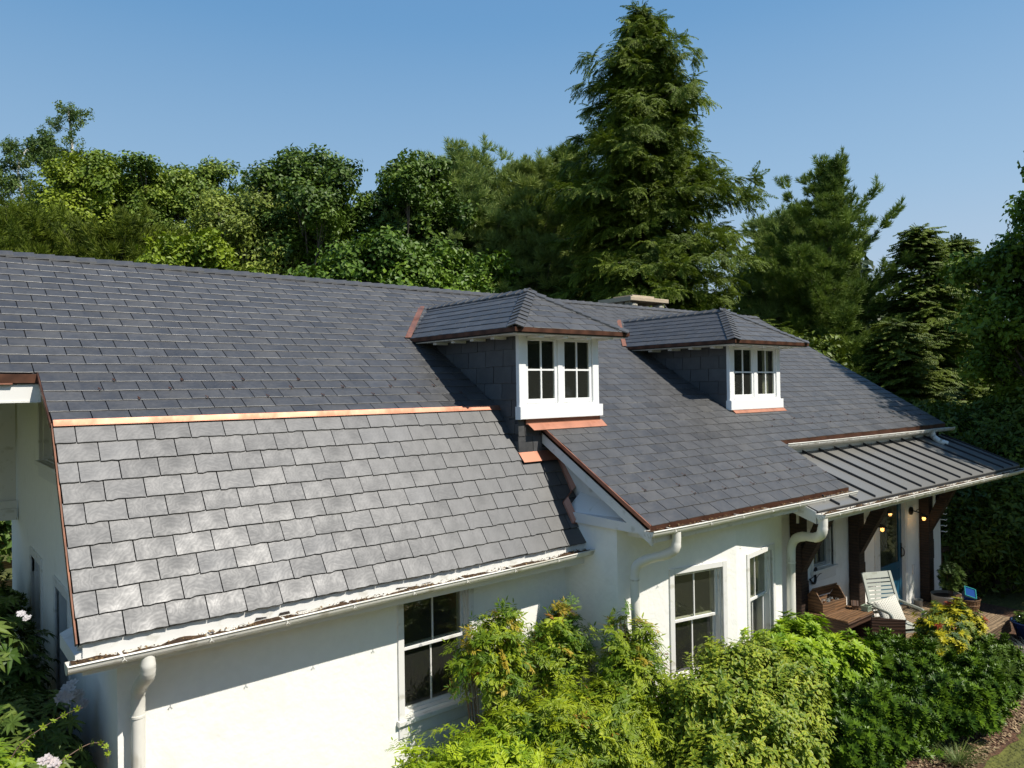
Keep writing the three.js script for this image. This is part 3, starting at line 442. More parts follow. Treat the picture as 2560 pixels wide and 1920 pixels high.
// --- gutters
function gutter(x0, x1, y, zc, r, opt = {}) { // half-round trough, y = lip height
  const g = grp('gutter', house), th = .005, s = new THREE.Shape(), n = 14;
  for (let i = 0; i <= n; i++) { const a = Math.PI + Math.PI * i / n; const p = [Math.cos(a) * r, Math.sin(a) * r]; i ? s.lineTo(...p) : s.moveTo(...p); } for (let i = n; i >= 0; i--) { const a = Math.PI + Math.PI * i / n; s.lineTo(Math.cos(a) * (r - th), Math.sin(a) * (r - th)); } s.closePath();
  const sag = opt.sag || 0, rise = opt.rise || 0, len = x1 - x0, y0 = y, Yof = x => y0 + rise * (x - x0) / len - sag * Math.sin(Math.PI * 3 * (x - x0) / len) * .5 - sag * Math.sin(Math.PI * (x - x0) / len);
  let e = new THREE.ExtrudeGeometry(s, { depth: len, bevelEnabled: false, steps: 24 }); e.rotateY(Math.PI / 2); e.translate(x0, 0, zc);
  { const p = e.attributes.position; for (let i = 0; i < p.count; i++) p.setY(i, p.getY(i) + Yof(p.getX(i))); e.computeVertexNormals(); uvm(e); }
  hp('trough', e, gutterPaint, g);
  const pts = k => { const a = []; for (let i = 0; i <= 12; i++) { const x = x0 + len * i / 12; a.push([x, Yof(x) + .002, zc + k]); } return a; };
  hp('lip', tube(pts(r), .009, 40, 8), gutterPaint, g);
  for (const x of [x0, x1]) { const c = new THREE.CircleGeometry(r + .003, 18, Math.PI, Math.PI); c.rotateY(Math.PI / 2); c.translate(x + (x === x0 ? -.002 : .002), Yof(x), zc); const c2 = c.clone(); c2.translate(x === x0 ? -.003 : .003, 0, 0); hp('end_cap', merge([c, c2]), gutterPaint, g); }
  const hangGeo = merge([tube([[0, -.006, .0], [.004, -.02, .012], [-.012, -.030, .016], [-.006, -.042, .01]], .0028, 8, 5), tube([[.004, -.02, .012], [.018, -.034, .015], [.02, -.04, .012]], .0028, 6, 5)]);
  for (let x = x0 + .35; x < x1 - .1; x += opt.step || .62) { const h = hp('hanger', hangGeo, gutterPaint, g); h.position.set(x, Yof(x), zc + r + .004); hp('strap', box(x - .011, x + .011, Yof(x) - .004, Yof(x) - .001, zc - r, zc + r), gutterPaint, g); }
  if (opt.debris) { const R = RNG(opt.debris), dx = []; const strip = new THREE.PlaneGeometry(len - .06, r * 1.86, 120, 5); strip.rotateX(-Math.PI / 2); const p = strip.attributes.position; for (let i = 0; i < p.count; i++) { const x = p.getX(i) + x0 + len / 2; p.setX(i, x); p.setY(i, Yof(x) - r * .16 + (R() + R() - 1) * .012 + .012 * Math.sin(x * 9)); p.setZ(i, p.getZ(i) + zc); } strip.computeVertexNormals(); uvm(strip);
    const d = hp('leaf_litter', strip, std([.085, .058, .035], .95, { map: tex(256, (x, y) => { const k = .35 + gM(x, y) * .9; return [k, k * .86, k * .62]; }, true, 1 / .35) }), g); d.userData.kind = 'stuff';
    const bit = new THREE.BufferGeometry(); bit.setAttribute('position', new THREE.Float32BufferAttribute([-.5, 0, -.3, .5, .15, -.2, .4, 0, .3, -.5, 0, -.3, .4, 0, .3, -.4, .2, .25], 3)); bit.computeVertexNormals(); const nb = Math.floor(len * 90), im = new THREE.InstancedMesh(bit, std([1, 1, 1], .9, { side: THREE.DoubleSide }), nb), o = new THREE.Object3D(), col = new THREE.Color();
    for (let i = 0; i < nb; i++) { const x = R.r(x0 + .05, x1 - .05); o.position.set(x, Yof(x) - r * .10 + R() * .02, zc + R.r(-.8, .8) * r); o.rotation.set(R.g() * .7, R() * 6.3, R.g() * .7); o.scale.setScalar(R.r(.008, .028)); o.updateMatrix(); im.setMatrixAt(i, o.matrix); const k = R(); col.setRGB(.07 + k * .22, .045 + k * .14, .025 + k * .05); im.setColorAt(i, col); } im.name = 'leaf_bits'; im.userData.kind = 'stuff'; im.castShadow = im.receiveShadow = true; g.add(im); }
  return g;
}
gutter(-4.83, .46, 2.665, 4.372, .072, { sag: .008, rise: .045, debris: 31 });
gutter(.25, 4.63, 3.075, 5.405, .066, { sag: .006, rise: -.01, debris: 41 });
gutter(4.63, 10.98, 3.675, 4.355, .066, { sag: .004, rise: -.03, step: .55 });
gutter(3.22, 11.05, 2.93, 5.672, .066, { sag: .006, rise: -.03, step: .55, debris: 53 });
// dirty flashing strip behind the long gutter, with peeling tar
{ const R = RNG(61), N = 20, pos = []; for (let i = 0; i < N; i++) { const x = -4.5 + 4.9 * R(), w = R.r(.03, .16), y = 2.63 + R() * .05; pos.push(prism([[x, y, 4.283], [x + w, y + R.g() * .006, 4.283], [x + w * .9, y + .008 + R() * .016, 4.283], [x + w * .1, y + .006 + R() * .016, 4.283]], [0, 0, .003])); } hp('tar_flakes', merge(pos), std([.035, .028, .022], .9)).userData.kind = 'stuff'; }
// --- downspouts
function ribbed(t, spans, r) { for (const [a, b] of spans) if (t > a && t < b) { const k = (t - a) / (b - a); return r * (1 + .10 * Math.abs(Math.sin(k * Math.PI * 6)) + .02); } return r; }
function downspout(pts, r, spans, bands) { const g = grp('downspout', house); hp('pipe', tube(pts, t => ribbed(t, spans, r), 150, 18), gutterPaint, g); for (const [x, y, z] of bands) { const b = new THREE.CylinderGeometry(r + .004, r + .004, .018, 20); b.translate(x, y, z); hp('band', uvm(b), gutterPaint, g); } return g; }
downspout([[-4.30, 2.64, 4.375], [-4.30, 2.53, 4.375], [-4.295, 2.44, 4.33], [-4.295, 2.36, 4.20], [-4.30, 2.27, 4.10], [-4.30, 2.16, 4.062], [-4.30, 1.95, 4.055], [-4.31, 1.2, 4.055], [-4.31, .05, 4.055]], .052, [[.03, .13], [.14, .2]], [[-4.302, 2.05, 4.056], [-4.31, 1.2, 4.055]]);
downspout([[.70, 3.02, 5.405], [.70, 2.92, 5.405], [.69, 2.83, 5.39], [.665, 2.77, 5.31], [.60, 2.68, 5.08], [.565, 2.60, 4.965], [.555, 2.50, 4.935], [.565, 2.2, 4.93], [.585, 1.6, 4.925], [.60, .05, 4.925]], .051, [[.04, .115], [.165, .235]], [[.556, 2.44, 4.933], [.59, 1.5, 4.926]]);
downspout([[3.29, 2.88, 5.67], [3.29, 2.78, 5.67], [3.30, 2.68, 5.645], [3.36, 2.61, 5.55], [3.55, 2.55, 5.25], [3.66, 2.47, 5.07], [3.69, 2.37, 5.0], [3.695, 2.2, 4.985], [3.69, .9, 4.98], [3.69, .05, 4.98]], .058, [[.035, .12], [.20, .275]], [[3.695, 2.14, 4.984]]);
downspout([[10.02, 3.64, 4.36], [10.02, 3.52, 4.37], [9.99, 3.47, 4.43], [10.0, 3.41, 4.52], [10.06, 3.375, 4.62]], .05, [[.1, .9]], []);
// --- porch roof
const porchY = z => 3.495 - .381 * (z - 4.2);
{
  const pr = grp('porch_roof', house), X0 = 3.30, X1 = 10.83, Z0 = 4.205, Z1 = 5.60; const seams = []; for (let x = 3.88; x < 10.6; x += .5095) seams.push(x); const ed = [X0, ...seams, X1];
  for (let i = 0; i < ed.length - 1; i++) hp('metal_panel', prism([[ed[i] + .001, porchY(Z1), Z1], [ed[i + 1] - .001, porchY(Z1), Z1], [ed[i + 1] - .001, porchY(Z0), Z0], [ed[i] + .001, porchY(Z0), Z0]], [0, -.012, 0]), roofSteel, pr);
  for (const x of [...seams, X1 - .012]) hp('standing_seam', prism([[x - .011, porchY(Z1) + .034, Z1 - .01], [x + .011, porchY(Z1) + .034, Z1 - .01], [x + .011, porchY(Z0) + .034, Z0 + .01], [x - .011, porchY(Z0) + .034, Z0 + .01]], [0, -.036, 0]), seamSteel, pr);
  hp('eave_trim', box(X0, X1, porchY(Z1) - .05, porchY(Z1) - .013, Z1 - .006, Z1 + .004), seamSteel, pr);
  hp('fascia', box(X0 + .01, X1 - .02, porchY(Z1) - .17, porchY(Z1) - .052, Z1 - .045, Z1 - .008), trim, pr);
  hp('ceiling_board', prism([[X0 + .01, porchY(Z1) - .10, Z1 - .05], [X1 - .02, porchY(Z1) - .10, Z1 - .05], [X1 - .02, porchY(Z0) - .10, Z0], [X0 + .01, porchY(Z0) - .10, Z0]], [0, -.02, 0]), trim, pr);
  hp('end_board', prism([[X0 - .012, porchY(Z1) - .17, Z1 - .02], [X0 - .012, porchY(Z1) - .014, Z1 - .02], [X0 - .012, porchY(5.06) - .014, 5.06], [X0 - .012, porchY(5.06) - .2, 5.06]], [.02, 0, 0]), trim, pr);
  hp('end_board', prism([[X1 - .019, porchY(Z1) - .17, Z1 - .02], [X1 - .019, porchY(Z1) - .014, Z1 - .02], [X1 - .019, porchY(Z0) - .014, Z0], [X1 - .019, porchY(Z0) - .2, Z0]], [.02, 0, 0]), trim, pr);
  hp('header_beam', box(4.0, 10.7, 2.83, 2.95, 5.18, 5.30), timber, pr);
  // timber posts against the wall with knee braces
  for (const x of [4.99, 6.86, 9.70]) { const p = grp('timber_post', house); hp('post', cbox(x, x + .21, FLOOR, 3.20, PZ + .005, PZ + .19, .012), timber, p); hp('pad', cbox(x - .002 + .2, x + .245, 1.62 - .5, 1.95 - .45, PZ + .01, PZ + .185, .01), timber, p);
    hp('brace', prism([[x + .03, 1.66, PZ + .185], [x + .03, 1.99, PZ + .185], [x + .03, 2.80, PZ + .55], [x + .03, 2.80, PZ + .79]], [.15, 0, 0]), timber, p); hp('top_arm', cbox(x + .02, x + .19, 2.802, 2.90, PZ + .195, PZ + .97, .01), timber, p); }
}
// --- porch floor
{
  const f = grp('porch_floor', house), r = RNG(8); for (let i = 0; i < 11; i++) { const z = PZ + .01 + i * .141; const g = cbox(3.98, 9.79 - (i % 3) * .008, FLOOR - .035, FLOOR + r.g() * .002, z, z + .137, .004); const u = g.attributes.uv; for (let k = 0; k < u.count; k++) u.setXY(k, u.getX(k) + i * .7, u.getY(k) + i * .23); hp('plank', g, deckWood, f); }
  hp('rim_board', box(4.0, 9.77, .05, FLOOR - .037, 5.70, 5.735), greyWood, f); hp('rim_board', box(9.74, 9.77, .05, FLOOR - .037, PZ + .02, 5.699), greyWood, f);
  for (const x of [4.2, 6, 7.8, 9.6]) hp('footing', box(x, x + .15, 0, FLOOR - .038, 5.5, 5.65), std([.45, .44, .42], .9), f);
}
// --- blue door
{
  const d = frameAt([pdoor[0], pdoor[2], PZ], 0, 'front_door'), w = pdoor[1] - pdoor[0], h = pdoor[3] - pdoor[2], blue = std([.012, .085, .15], .35);
  hp('casing', merge([cbox(-.20, -.004, 0, h + .12, -.05, .02), cbox(w + .004, w + .1, 0, h + .12, -.05, .02), cbox(-.004, w + .004, h, h + .12, -.05, .02)]), trim, d);
  const z0 = -.085, z1 = -.045, st = .12; hp('door_stile', cbox(.008, st, .02, h - .01, z0, z1), blue, d); hp('door_stile', cbox(w - st, w - .008, .02, h - .01, z0, z1), blue, d);
  hp('door_rail', cbox(st, w - st, .02, .22, z0, z1), blue, d); hp('door_rail', cbox(st, w - st, .74, .86, z0, z1), blue, d); hp('door_rail', cbox(st, w - st, h - .16, h - .01, z0, z1), blue, d);
  hp('door_panel', cbox(st, w - st, .22, .74, z0 + .008, z1 - .012), blue, d);
  { const q = new THREE.PlaneGeometry(w - 2 * st, h - .16 - .86); q.translate(w / 2, (h - .16 + .86) / 2, z0 + .02); hp('pane', q, glass, d); }
  // diamond lattice on the glass
  const lead = std([.25, .27, .27], .5), W = w - 2 * st, bars = []; for (let k = 0; k < 3; k++) for (const s of [-1, 1]) { const x = st + .06 + k * .11, pts = []; for (let i = 0; i <= 6; i++) pts.push([x + (i % 2 ? s * .045 : -s * .045), 1.15 + i * .13, z0 + .028]); for (let i = 0; i < 6; i++) bars.push(tube([pts[i], [(pts[i][0] + pts[i + 1][0]) / 2, (pts[i][1] + pts[i + 1][1]) / 2, pts[i][2]], pts[i + 1]], .004, 2, 5)); } hp('lattice', merge(bars), lead, d);
  hp('handle', merge([box(w - .055, w - .03, .92, 1.2, z1, z1 + .012), tube([[w - .045, .95, z1 + .01], [w - .045, .97, z1 + .05], [w - .045, 1.08, z1 + .055], [w - .045, 1.12, z1 + .012]], .009, 10, 8)]), std([.02, .02, .02], .4, { metalness: .6 }), d);
  hp('threshold', cbox(-.02, w + .02, -.02, .018, -.1, .06), greyWood, d);
  hp('hallway', box(.0, w, 0, h, -1.6, -1.55), roomDark, d);
}
// wall fittings: vent box, doorbell plate, hooks at the corner
hp('vent_box', cbox(5.235, 5.43, 2.30, 2.56, PZ, PZ + .16, .008), trim);
hp('conduit_stub', box(4.86, 4.89, 2.45, 2.72, PZ + .20, PZ + .23), trim);
hp('meter_plate', cbox(9.36, 9.43, .88, 1.06, PZ, PZ + .03, .006), trim);
for (let k = 0; k < 8; k++) hp('wall_hook', merge([tube([[10.72, 2.36 - k * .12, PZ + .0], [10.75, 2.36 - k * .12, PZ + .06], [10.80, 2.345 - k * .12, PZ + .085], [10.81, 2.37 - k * .12, PZ + .10]], .009, 8, 5)]), trimBright);
// --- left wing: open bay under the continued roof, board wall at the back, beam
{
  const w = grp('rear_porch', house); for (let i = 0; i < 7; i++) hp('board', cbox(WXL - .02 - (i + 1) * .30, WXL - .022 - i * .30, 2.97, 4.72, -2.46, -2.43 + (i % 2) * .006, .004), trim, w);
  hp('beam', cbox(xFar, WXL - .02, 2.80, 2.965, -2.52, -2.36, .008), trim, w); hp('base_board', cbox(xFar, WXL - .02, 2.966, 3.08, -2.42, -2.37, .008), trim, w); hp('post', cbox(-7.6, -7.42, 0, 2.8, -2.52, -2.36, .008), trim, w);
}

// ------------------------------------------------------------------ porch things
function lamp(x, y, label) {
  const g = grp('wall_lamp'); g.position.set(x, y, PZ); const iron = std([.015, .015, .015], .5, { metalness: .5 }); tag(g, label, 'wall lamp', 'iron lamps beside the door');
  const b = new THREE.CylinderGeometry(.075, .075, .03, 24); b.rotateX(Math.PI / 2); b.translate(0, 0, .018); mesh('back_plate', b, iron, g);
  mesh('arm', merge([tube([[0, .01, .03], [0, .0, .1], [0, -.02, .17], [0, -.04, .23]], .012, 12, 8), tube([[0, 0, .1], [0, .03, .13], [0, .05, .17], [0, .03, .2], [0, 0, .19]], .007, 12, 6)]), iron, g);
  const sh = new THREE.ConeGeometry(.085, .06, 24, 1, true); sh.translate(0, -.05, .25); mesh('shade', sh, std([.02, .02, .02], .5, { side: THREE.DoubleSide }), g);
  const pts = []; for (let i = 0; i <= 12; i++) { const t = i / 12 * Math.PI; pts.push(new THREE.Vector2(Math.sin(t) * .034 * (1 + .1 * Math.cos(t)) + .0005, -Math.cos(t) * .045)); } const bg = new THREE.LatheGeometry(pts, 20); bg.translate(0, -.115, .25);
  mesh('bulb', bg, phys([1, .78, .5], .05, { transmission: .6, thickness: 0, emissive: L(1, .55, .22), emissiveIntensity: .55 }), g);
  const pl = new THREE.PointLight(L(1, .68, .36), .035, 6, 2); pl.position.set(0, -.115, .25); pl.castShadow = true; pl.shadow.radius = 1.5; g.add(pl);
}
lamp(7.60, 2.12, 'lit black iron wall lamp behind the middle timber brace'); lamp(9.33, 2.10, 'lit black iron wall lamp right of the blue door');
// old cabinet table
{
  const g = grp('cabinet_table'); g.position.set(5.48, FLOOR, 4.74); tag(g, 'old brown wooden cabinet table with its drop door open on the porch', 'table');
  for (let i = 0; i < 4; i++) mesh('top_plank', cbox(-.40, .40, .725, .752, -.34 + i * .168, -.34 + i * .168 + .165, .004), oldWood, g);
  mesh('side_panel', cbox(-.38, -.355, .06, .724, -.32, .32), darkWood, g); mesh('side_panel', cbox(.355, .38, .06, .724, -.32, .32), darkWood, g); mesh('back_panel', cbox(-.354, .354, .06, .724, -.32, -.30), darkWood, g);
  mesh('front_rail', cbox(-.354, .354, .62, .724, .30, .32), darkWood, g); mesh('edge_moulding', merge([cbox(-.41, .41, .70, .7245, .322, .345), cbox(-.41, -.382, .70, .7245, -.33, .3215)]), darkWood, g);
  mesh('drop_door', prism([[.36, .66, .325], [.36, .16, .325], [.66, .14, .70], [.66, .64, .70]], [.012, 0, -.014]), darkWood, g);
  mesh('shelf', cbox(-.354, .354, .3, .32, -.299, .299), darkWood, g); for (const sx of [-1, 1]) for (const sz of [-1, 1]) mesh('leg', cbox(sx * .36 - .02, sx * .36 + .02, 0, .059, sz * .3 - .02, sz * .3 + .02), darkWood, g);
}
// open wooden tool box with jars
{
  const g = grp('tool_box'); g.position.set(5.46, FLOOR + .754, 4.54); g.rotation.y = -.12; tag(g, 'open wooden carpenter tool box full of jars standing on the cabinet table', 'tool box');
  const end = s => prism([[s * .30, 0, -.13], [s * .30, 0, .13], [s * .30, .17, .13], [s * .30, .33, .02], [s * .30, .33, -.02], [s * .30, .17, -.13]], [s * -.018, 0, 0]);
  mesh('end_board', end(-1), oldWood, g); mesh('end_board', end(1), oldWood, g); mesh('front_board', cbox(-.30, .30, .0, .16, .131, .147, .003), oldWood, g); mesh('back_board', cbox(-.30, .30, 0, .16, -.147, -.131, .003), oldWood, g); mesh('bottom_board', cbox(-.281, .281, .0, .014, -.13, .13, .003), oldWood, g);
  mesh('lid_board', prism([[-.31, .17, -.15], [.31, .17, -.15], [.31, .345, -.015], [-.31, .345, -.015]], [0, .014, -.008]), oldWood, g);
  const r = RNG(3), jarG = () => { const pts = [[.001, 0], [.036, 0], [.04, .012], [.04, .085], [.034, .1], [.026, .108], [.026, .128], [.022, .128]].map(p => new THREE.Vector2(...p)); return new THREE.LatheGeometry(pts, 16); };
  const jg = jarG(), jm = [phys([.85, .88, .86], .05, { transmission: .85, thickness: 0, side: THREE.DoubleSide }), phys([.5, .28, .14], .08, { transmission: .6, thickness: 0, side: THREE.DoubleSide })];
  let idx = 0; for (let i = 0; i < 5; i++) for (let k = 0; k < 2; k++) { const j = mesh('glass_jar', jg, jm[(i * 2 + k) % 4 === 3 ? 1 : 0]); j.position.set(-.22 + i * .105 + r.g() * .008, .016, -.05 + k * .095).applyAxisAngle(V3(0, 1, 0), -.12).add(g.position); tag(j, ['front', 'rear'][1 - k] + ' row glass jar, ' + ['nearest the left end board', 'second from the left end board', 'in the middle', 'second from the right end board', 'nearest the right end board'][i] + ' of the tool box', 'jar', 'jars in the tool box'); }
}
// small house-shaped ornament and iron bird silhouette, mesh tray
{
  const g = grp('birdhouse'); g.position.set(5.78, FLOOR + .754, 4.83); g.rotation.y = .5; tag(g, 'tiny brown wooden birdhouse on the table beside the tool box', 'birdhouse'); mesh('body', prism([[-.05, 0, .05], [.05, 0, .05], [.05, .07, .05], [0, .115, .05], [-.05, .07, .05]], [0, 0, -.09]), oldWood, g); mesh('roof', merge([prism([[-.065, .062, .06], [0, .124, .06], [0, .132, .06], [-.072, .066, .06]], [0, 0, -.11]), prism([[.065, .062, .06], [.072, .066, .06], [0, .132, .06], [0, .124, .06]], [0, 0, -.11])]), darkWood, g); const h = new THREE.CircleGeometry(.014, 14); h.translate(0, .055, .0515); mesh('entrance_hole', h, std([.01, .01, .01], .9), g); mesh('perch', tube([[0, .03, .05], [0, .031, .06], [0, .03, .075]], .004, 4, 6), oldWood, g);
  const b = grp('metal_basket'); b.position.set(5.83, FLOOR + .754, 4.99); tag(b, 'small pale green metal basket at the front corner of the table', 'basket'); const bars = []; for (let i = 0; i < 7; i++) { bars.push(box(-.06 + i * .0185, -.055 + i * .0185, .0, .07, .052, .055), box(-.06 + i * .0185, -.055 + i * .0185, .0, .07, -.055, -.052)); } bars.push(box(-.065, .065, .068, .078, .05, .058), box(-.065, .065, .068, .078, -.058, -.05), box(-.066, -.058, .068, .078, -.05, .05), box(.058, .066, .068, .078, -.05, .05), box(-.065, .065, 0, .008, -.056, .056), box(-.064, -.060, .008, .068, -.05, .05), box(.060, .064, .008, .068, -.05, .05)); mesh('wire_body', merge(bars), std([.32, .38, .28], .5), b);
  const o = grp('iron_rooster'); o.position.set(5.68, 1.42, PZ + .02); tag(o, 'black iron bird ornament on the wall above the tool box', 'ornament'); const im = std([.012, .012, .012], .6); mesh('body_wire', merge([tube([[-.13, .02, 0], [-.06, -.05, .01], [.0, -.06, .01], [.03, .02, .01], [.0, .1, .01], [.02, .16, .01], [.06, .17, .01], [.065, .13, .01], [.04, .12, .01]], t => .012 + .010 * Math.sin(t * Math.PI), 40, 7), tube([[-.13, .02, 0], [-.04, .04, .01], [.03, .06, .01]], .006, 10, 6), tube([[.02, -.02, .01], [.14, .06, .02], [.2, .06, .02]], .005, 10, 6)]), im, o);
}
// rocking chair
{
  const g = grp('rocking_chair'); g.position.set(6.55, FLOOR, 5.14); g.rotation.y = -.47; tag(g, 'grey-green painted slatted rocking chair beside the blue door', 'chair'); const m = std([.42, .45, .40], .5, { map: paintMap });
  // local: faces +z, back toward -z
  const rk = s => tube([[s * .27, .10, -.48], [s * .27, .035, -.25], [s * .27, .018, .0], [s * .27, .03, .22], [s * .27, .075, .42]], .02, 24, 8); mesh('rocker', rk(-1), m, g); mesh('rocker', rk(1), m, g);
  for (const s of [-1, 1]) { mesh('front_leg', tube([[s * .28, .04, .2], [s * .28, .2, .205], [s * .285, .42, .21], [s * .29, .64, .2]], t => .018 + .006 * Math.sin(t * 40) * (t > .55 && t < .9 ? 1 : 0), 50, 10), m, g); mesh('rear_leg', tube([[s * .25, .05, -.24], [s * .25, .25, -.22], [s * .25, .42, -.2]], .018, 10, 8), m, g);
    mesh('back_post', prism([[s * .27 - .022, .36, -.19], [s * .27 + .022, .36, -.19], [s * .25 + .022, 1.14, -.50], [s * .25 - .022, 1.14, -.50]], [0, .011, .028]), m, g);
    mesh('arm', tube([[s * .29, .70, -.32], [s * .31, .685, -.12], [s * .315, .68, .08], [s * .31, .672, .20], [s * .30, .64, .25], [s * .30, .61, .245]], t => .022, 30, 10), m, g); }
  for (let k = 0; k < 6; k++) mesh('seat_slat', cbox(-.27, .27, .40 + (k - 3) * (k - 3) * .0016, .42 + (k - 3) * (k - 3) * .0016, -.2 + k * .072, -.2 + k * .072 + .064, .005), m, g); mesh('front_apron', cbox(-.265, .265, .34, .398, .18, .2, .004), m, g);
  const bk = (a, b) => prism([[-.232, .36 + .78 * a, -.19 - .31 * a], [.232, .36 + .78 * a, -.19 - .31 * a], [.232, .36 + .78 * b, -.19 - .31 * b], [-.232, .36 + .78 * b, -.19 - .31 * b]], [0, .0065, .016]);
  mesh('crest_rail', bk(.88, 1.0), m, g); for (let k = 0; k < 9; k++) mesh('back_slat', bk(.22 + k * .073, .22 + k * .073 + .052), m, g); mesh('lower_rail', bk(.08, .16), m, g);
  const c = grp('cushion'); c.position.copy(V3(-.05, .60, -.10).applyAxisAngle(V3(0, 1, 0), -.47).add(g.position)); c.rotation.set(-.4, -.47, .18, 'YXZ'); tag(c, 'cream patterned square cushion on the rocking chair seat', 'cushion');
  const pg = new THREE.PlaneGeometry(.42, .42, 22, 22), a = pg.attributes.position; const face = s => { const q = pg.clone(), p = q.attributes.position; for (let i = 0; i < p.count; i++) { const x = p.getX(i) / .21, y = p.getY(i) / .21, e = Math.max(0, (1 - x * x)) * Math.max(0, (1 - y * y)); p.setXYZ(i, p.getX(i) * (1 - .06 * (1 - y * y) * 0 + .05 * x * x * y * y), p.getY(i) * (1 + .05 * x * x * y * y), s * (.075 * Math.pow(e, .45) + .002)); } if (s < 0) { const ix = q.index.array; for (let i = 0; i < ix.length; i += 3) { const t = ix[i]; ix[i] = ix[i + 1]; ix[i + 1] = t; } } q.computeVertexNormals(); return q; };
  const cloth = std([.9, .9, .9], .9, { map: tex(128, (x, y) => { const b = ((x % 16) < 7 && ((y + (Math.floor(x / 16) % 2 ? 8 : 0)) % 16) < 11 && Math.abs((x % 16) - 3.5) + Math.abs(((y + (Math.floor(x / 16) % 2 ? 8 : 0)) % 16) - 5.5) * .6 < 4.4); return b ? [.60, .60, .55] : [.86, .85, .80]; }, true) }); cloth.map.repeat.set(1.6, 1.6); mesh('cover', merge([face(1), face(-1)]), cloth, c);
}
// pots and tubs at the far end of the porch
function pot(name, pts, mat, pos, label, cat, parts) { const g = grp(name); g.position.set(...pos); const l = new THREE.LatheGeometry(pts.map(p => new THREE.Vector2(...p)), 36); l.computeVertexNormals(); mesh('body', l, mat, g); tag(g, label, cat); return g; }
{
  const galv = std([.42, .43, .42], .45, { metalness: .6, map: paintMap });
  pot('small_pail', [[.0, 0], [.07, 0], [.085, .17], [.09, .172], [.086, .165], [.07, .012], [0, .012]], galv, [9.12, FLOOR, 4.40], 'small grey metal pail by the door post', 'pail');
  const t = pot('oval_tub', [[0, 0], [.24, 0], [.27, .23], [.285, .235], [.28, .22], [.25, .02], [0, .16], [0, .15]], std([.40, .39, .36], .6, { map: paintMap }), [9.66, FLOOR, 4.70], 'wide grey galvanised tub of soil on the porch floor', 'tub'); t.scale.set(1.0, 1, .95); const soil = new THREE.CircleGeometry(.25, 30); soil.rotateX(-Math.PI / 2); soil.translate(0, .19, 0); mesh('soil', soil, std([.05, .038, .028], .95), t);
  const bk = pot('bushel_basket', [[0, 0], [.16, 0], [.2, .27], [.205, .27], [.2, .255], [.16, .01], [0, .01]], oldWood, [9.56, FLOOR, 5.10], 'round brown slatted bushel basket near the porch edge', 'basket'); for (const [y, rr] of [[.05, .171], [.15, .187], [.255, .203]]) { const h = new THREE.TorusGeometry(rr, .009, 6, 36); h.rotateX(Math.PI / 2); h.scale(1, 1.6, 1); h.translate(0, y, 0); mesh('hoop', uvm(h), oldWood, bk); } for (let k = 0; k < 20; k++) { const a = k / 20 * 6.283, g = prism([[-.02, .004, .161], [.02, .004, .161], [.026, .262, .201], [-.026, .262, .201]], [0, 0, .005]); g.rotateY(a); mesh('slat', g, oldWood, bk); }
  const b = grp('blue_box'); b.position.set(9.55, FLOOR + .24, 5.09); b.rotation.set(.35, .5, .25); tag(b, 'blue and teal planter box tilted in the bushel basket', 'box'); mesh('body', cbox(-.13, .13, 0, .16, -.085, .085, .01), std([.01, .05, .2], .25), b); mesh('rim', merge([cbox(-.14, .14, .15, .175, .082, .1, .005), cbox(-.14, .14, .15, .175, -.1, -.082, .005), cbox(-.14, -.122, .15, .175, -.0815, .0815, .005), cbox(.122, .14, .15, .175, -.0815, .0815, .005)]), std([.03, .22, .22], .25), b);
  pot('blue_planter', [[0, 0], [.2, 0], [.3, .3], [.33, .34], [.335, .36], [.31, .36], [.28, .3], [0, .28]], std([.006, .02, .09], .12), [9.55, 0, 6.12], 'large glazed cobalt blue planter on the ground beside the porch', 'planter');
}

// ------------------------------------------------------------------ foliage
class MB { constructor() { this.p = []; this.c = []; }
  tri(a, b, c, ca, cb, cc) { this.p.push(...a, ...b, ...c); this.c.push(...ca, ...(cb || ca), ...(cc || ca)); }
  geo(smooth) { const g = new THREE.BufferGeometry(); g.setAttribute('position', new THREE.Float32BufferAttribute(this.p, 3)); g.setAttribute('color', new THREE.Float32BufferAttribute(this.c, 3)); g.computeVertexNormals(); return g; } }
// a leaf: base at o, along dir t, face normal n; kind gives outline
function leaf(mb, o, t, n, len, wid, col, opt = {}) {
  const s = V3().crossVectors(t, n).normalize(), fold = opt.fold ?? .25, droop = opt.droop ?? .15; n = V3().crossVectors(s, t).normalize();
  const P = (a, b) => { const q = o.clone().addScaledVector(t, a * len).addScaledVector(s, b * wid).addScaledVector(n, Math.abs(b) * wid * fold - droop * len * a * a); return [q.x, q.y, q.z]; };
  const e = opt.edge || col;
  if (opt.fine) { const m1 = P(.32, .5), m2 = P(.32, -.5), q1 = P(.7, .36), q2 = P(.7, -.36), b = P(0, 0), c1 = P(.35, 0), c2 = P(.7, 0), tip = P(1, 0);
    mb.tri(b, m1, c1, col, e, col); mb.tri(b, c1, m2, col, col, e); mb.tri(c1, m1, q1, col, e, e); mb.tri(c1, q1, c2, col, e, col); mb.tri(c1, c2, q2, col, col, e); mb.tri(c1, q2, m2, col, e, e); mb.tri(c2, q1, tip, col, e, e); mb.tri(c2, tip, q2, col, e, e); }
  else { const a = P(.42, .5), b = P(.42, -.5), z = P(0, 0), tip = P(1, 0), c = P(.45, 0); mb.tri(z, a, tip, col); mb.tri(z, tip, b, col); }
}
const rv = r => { const z = r.r(-1, 1), a = r() * 6.283, q = Math.sqrt(1 - z * z); return V3(Math.cos(a) * q, z, Math.sin(a) * q); };
const jc = (r, j) => { const k = 1 + r.g() * j; return [k, k, k * (1 - Math.abs(r.g()) * j)]; };
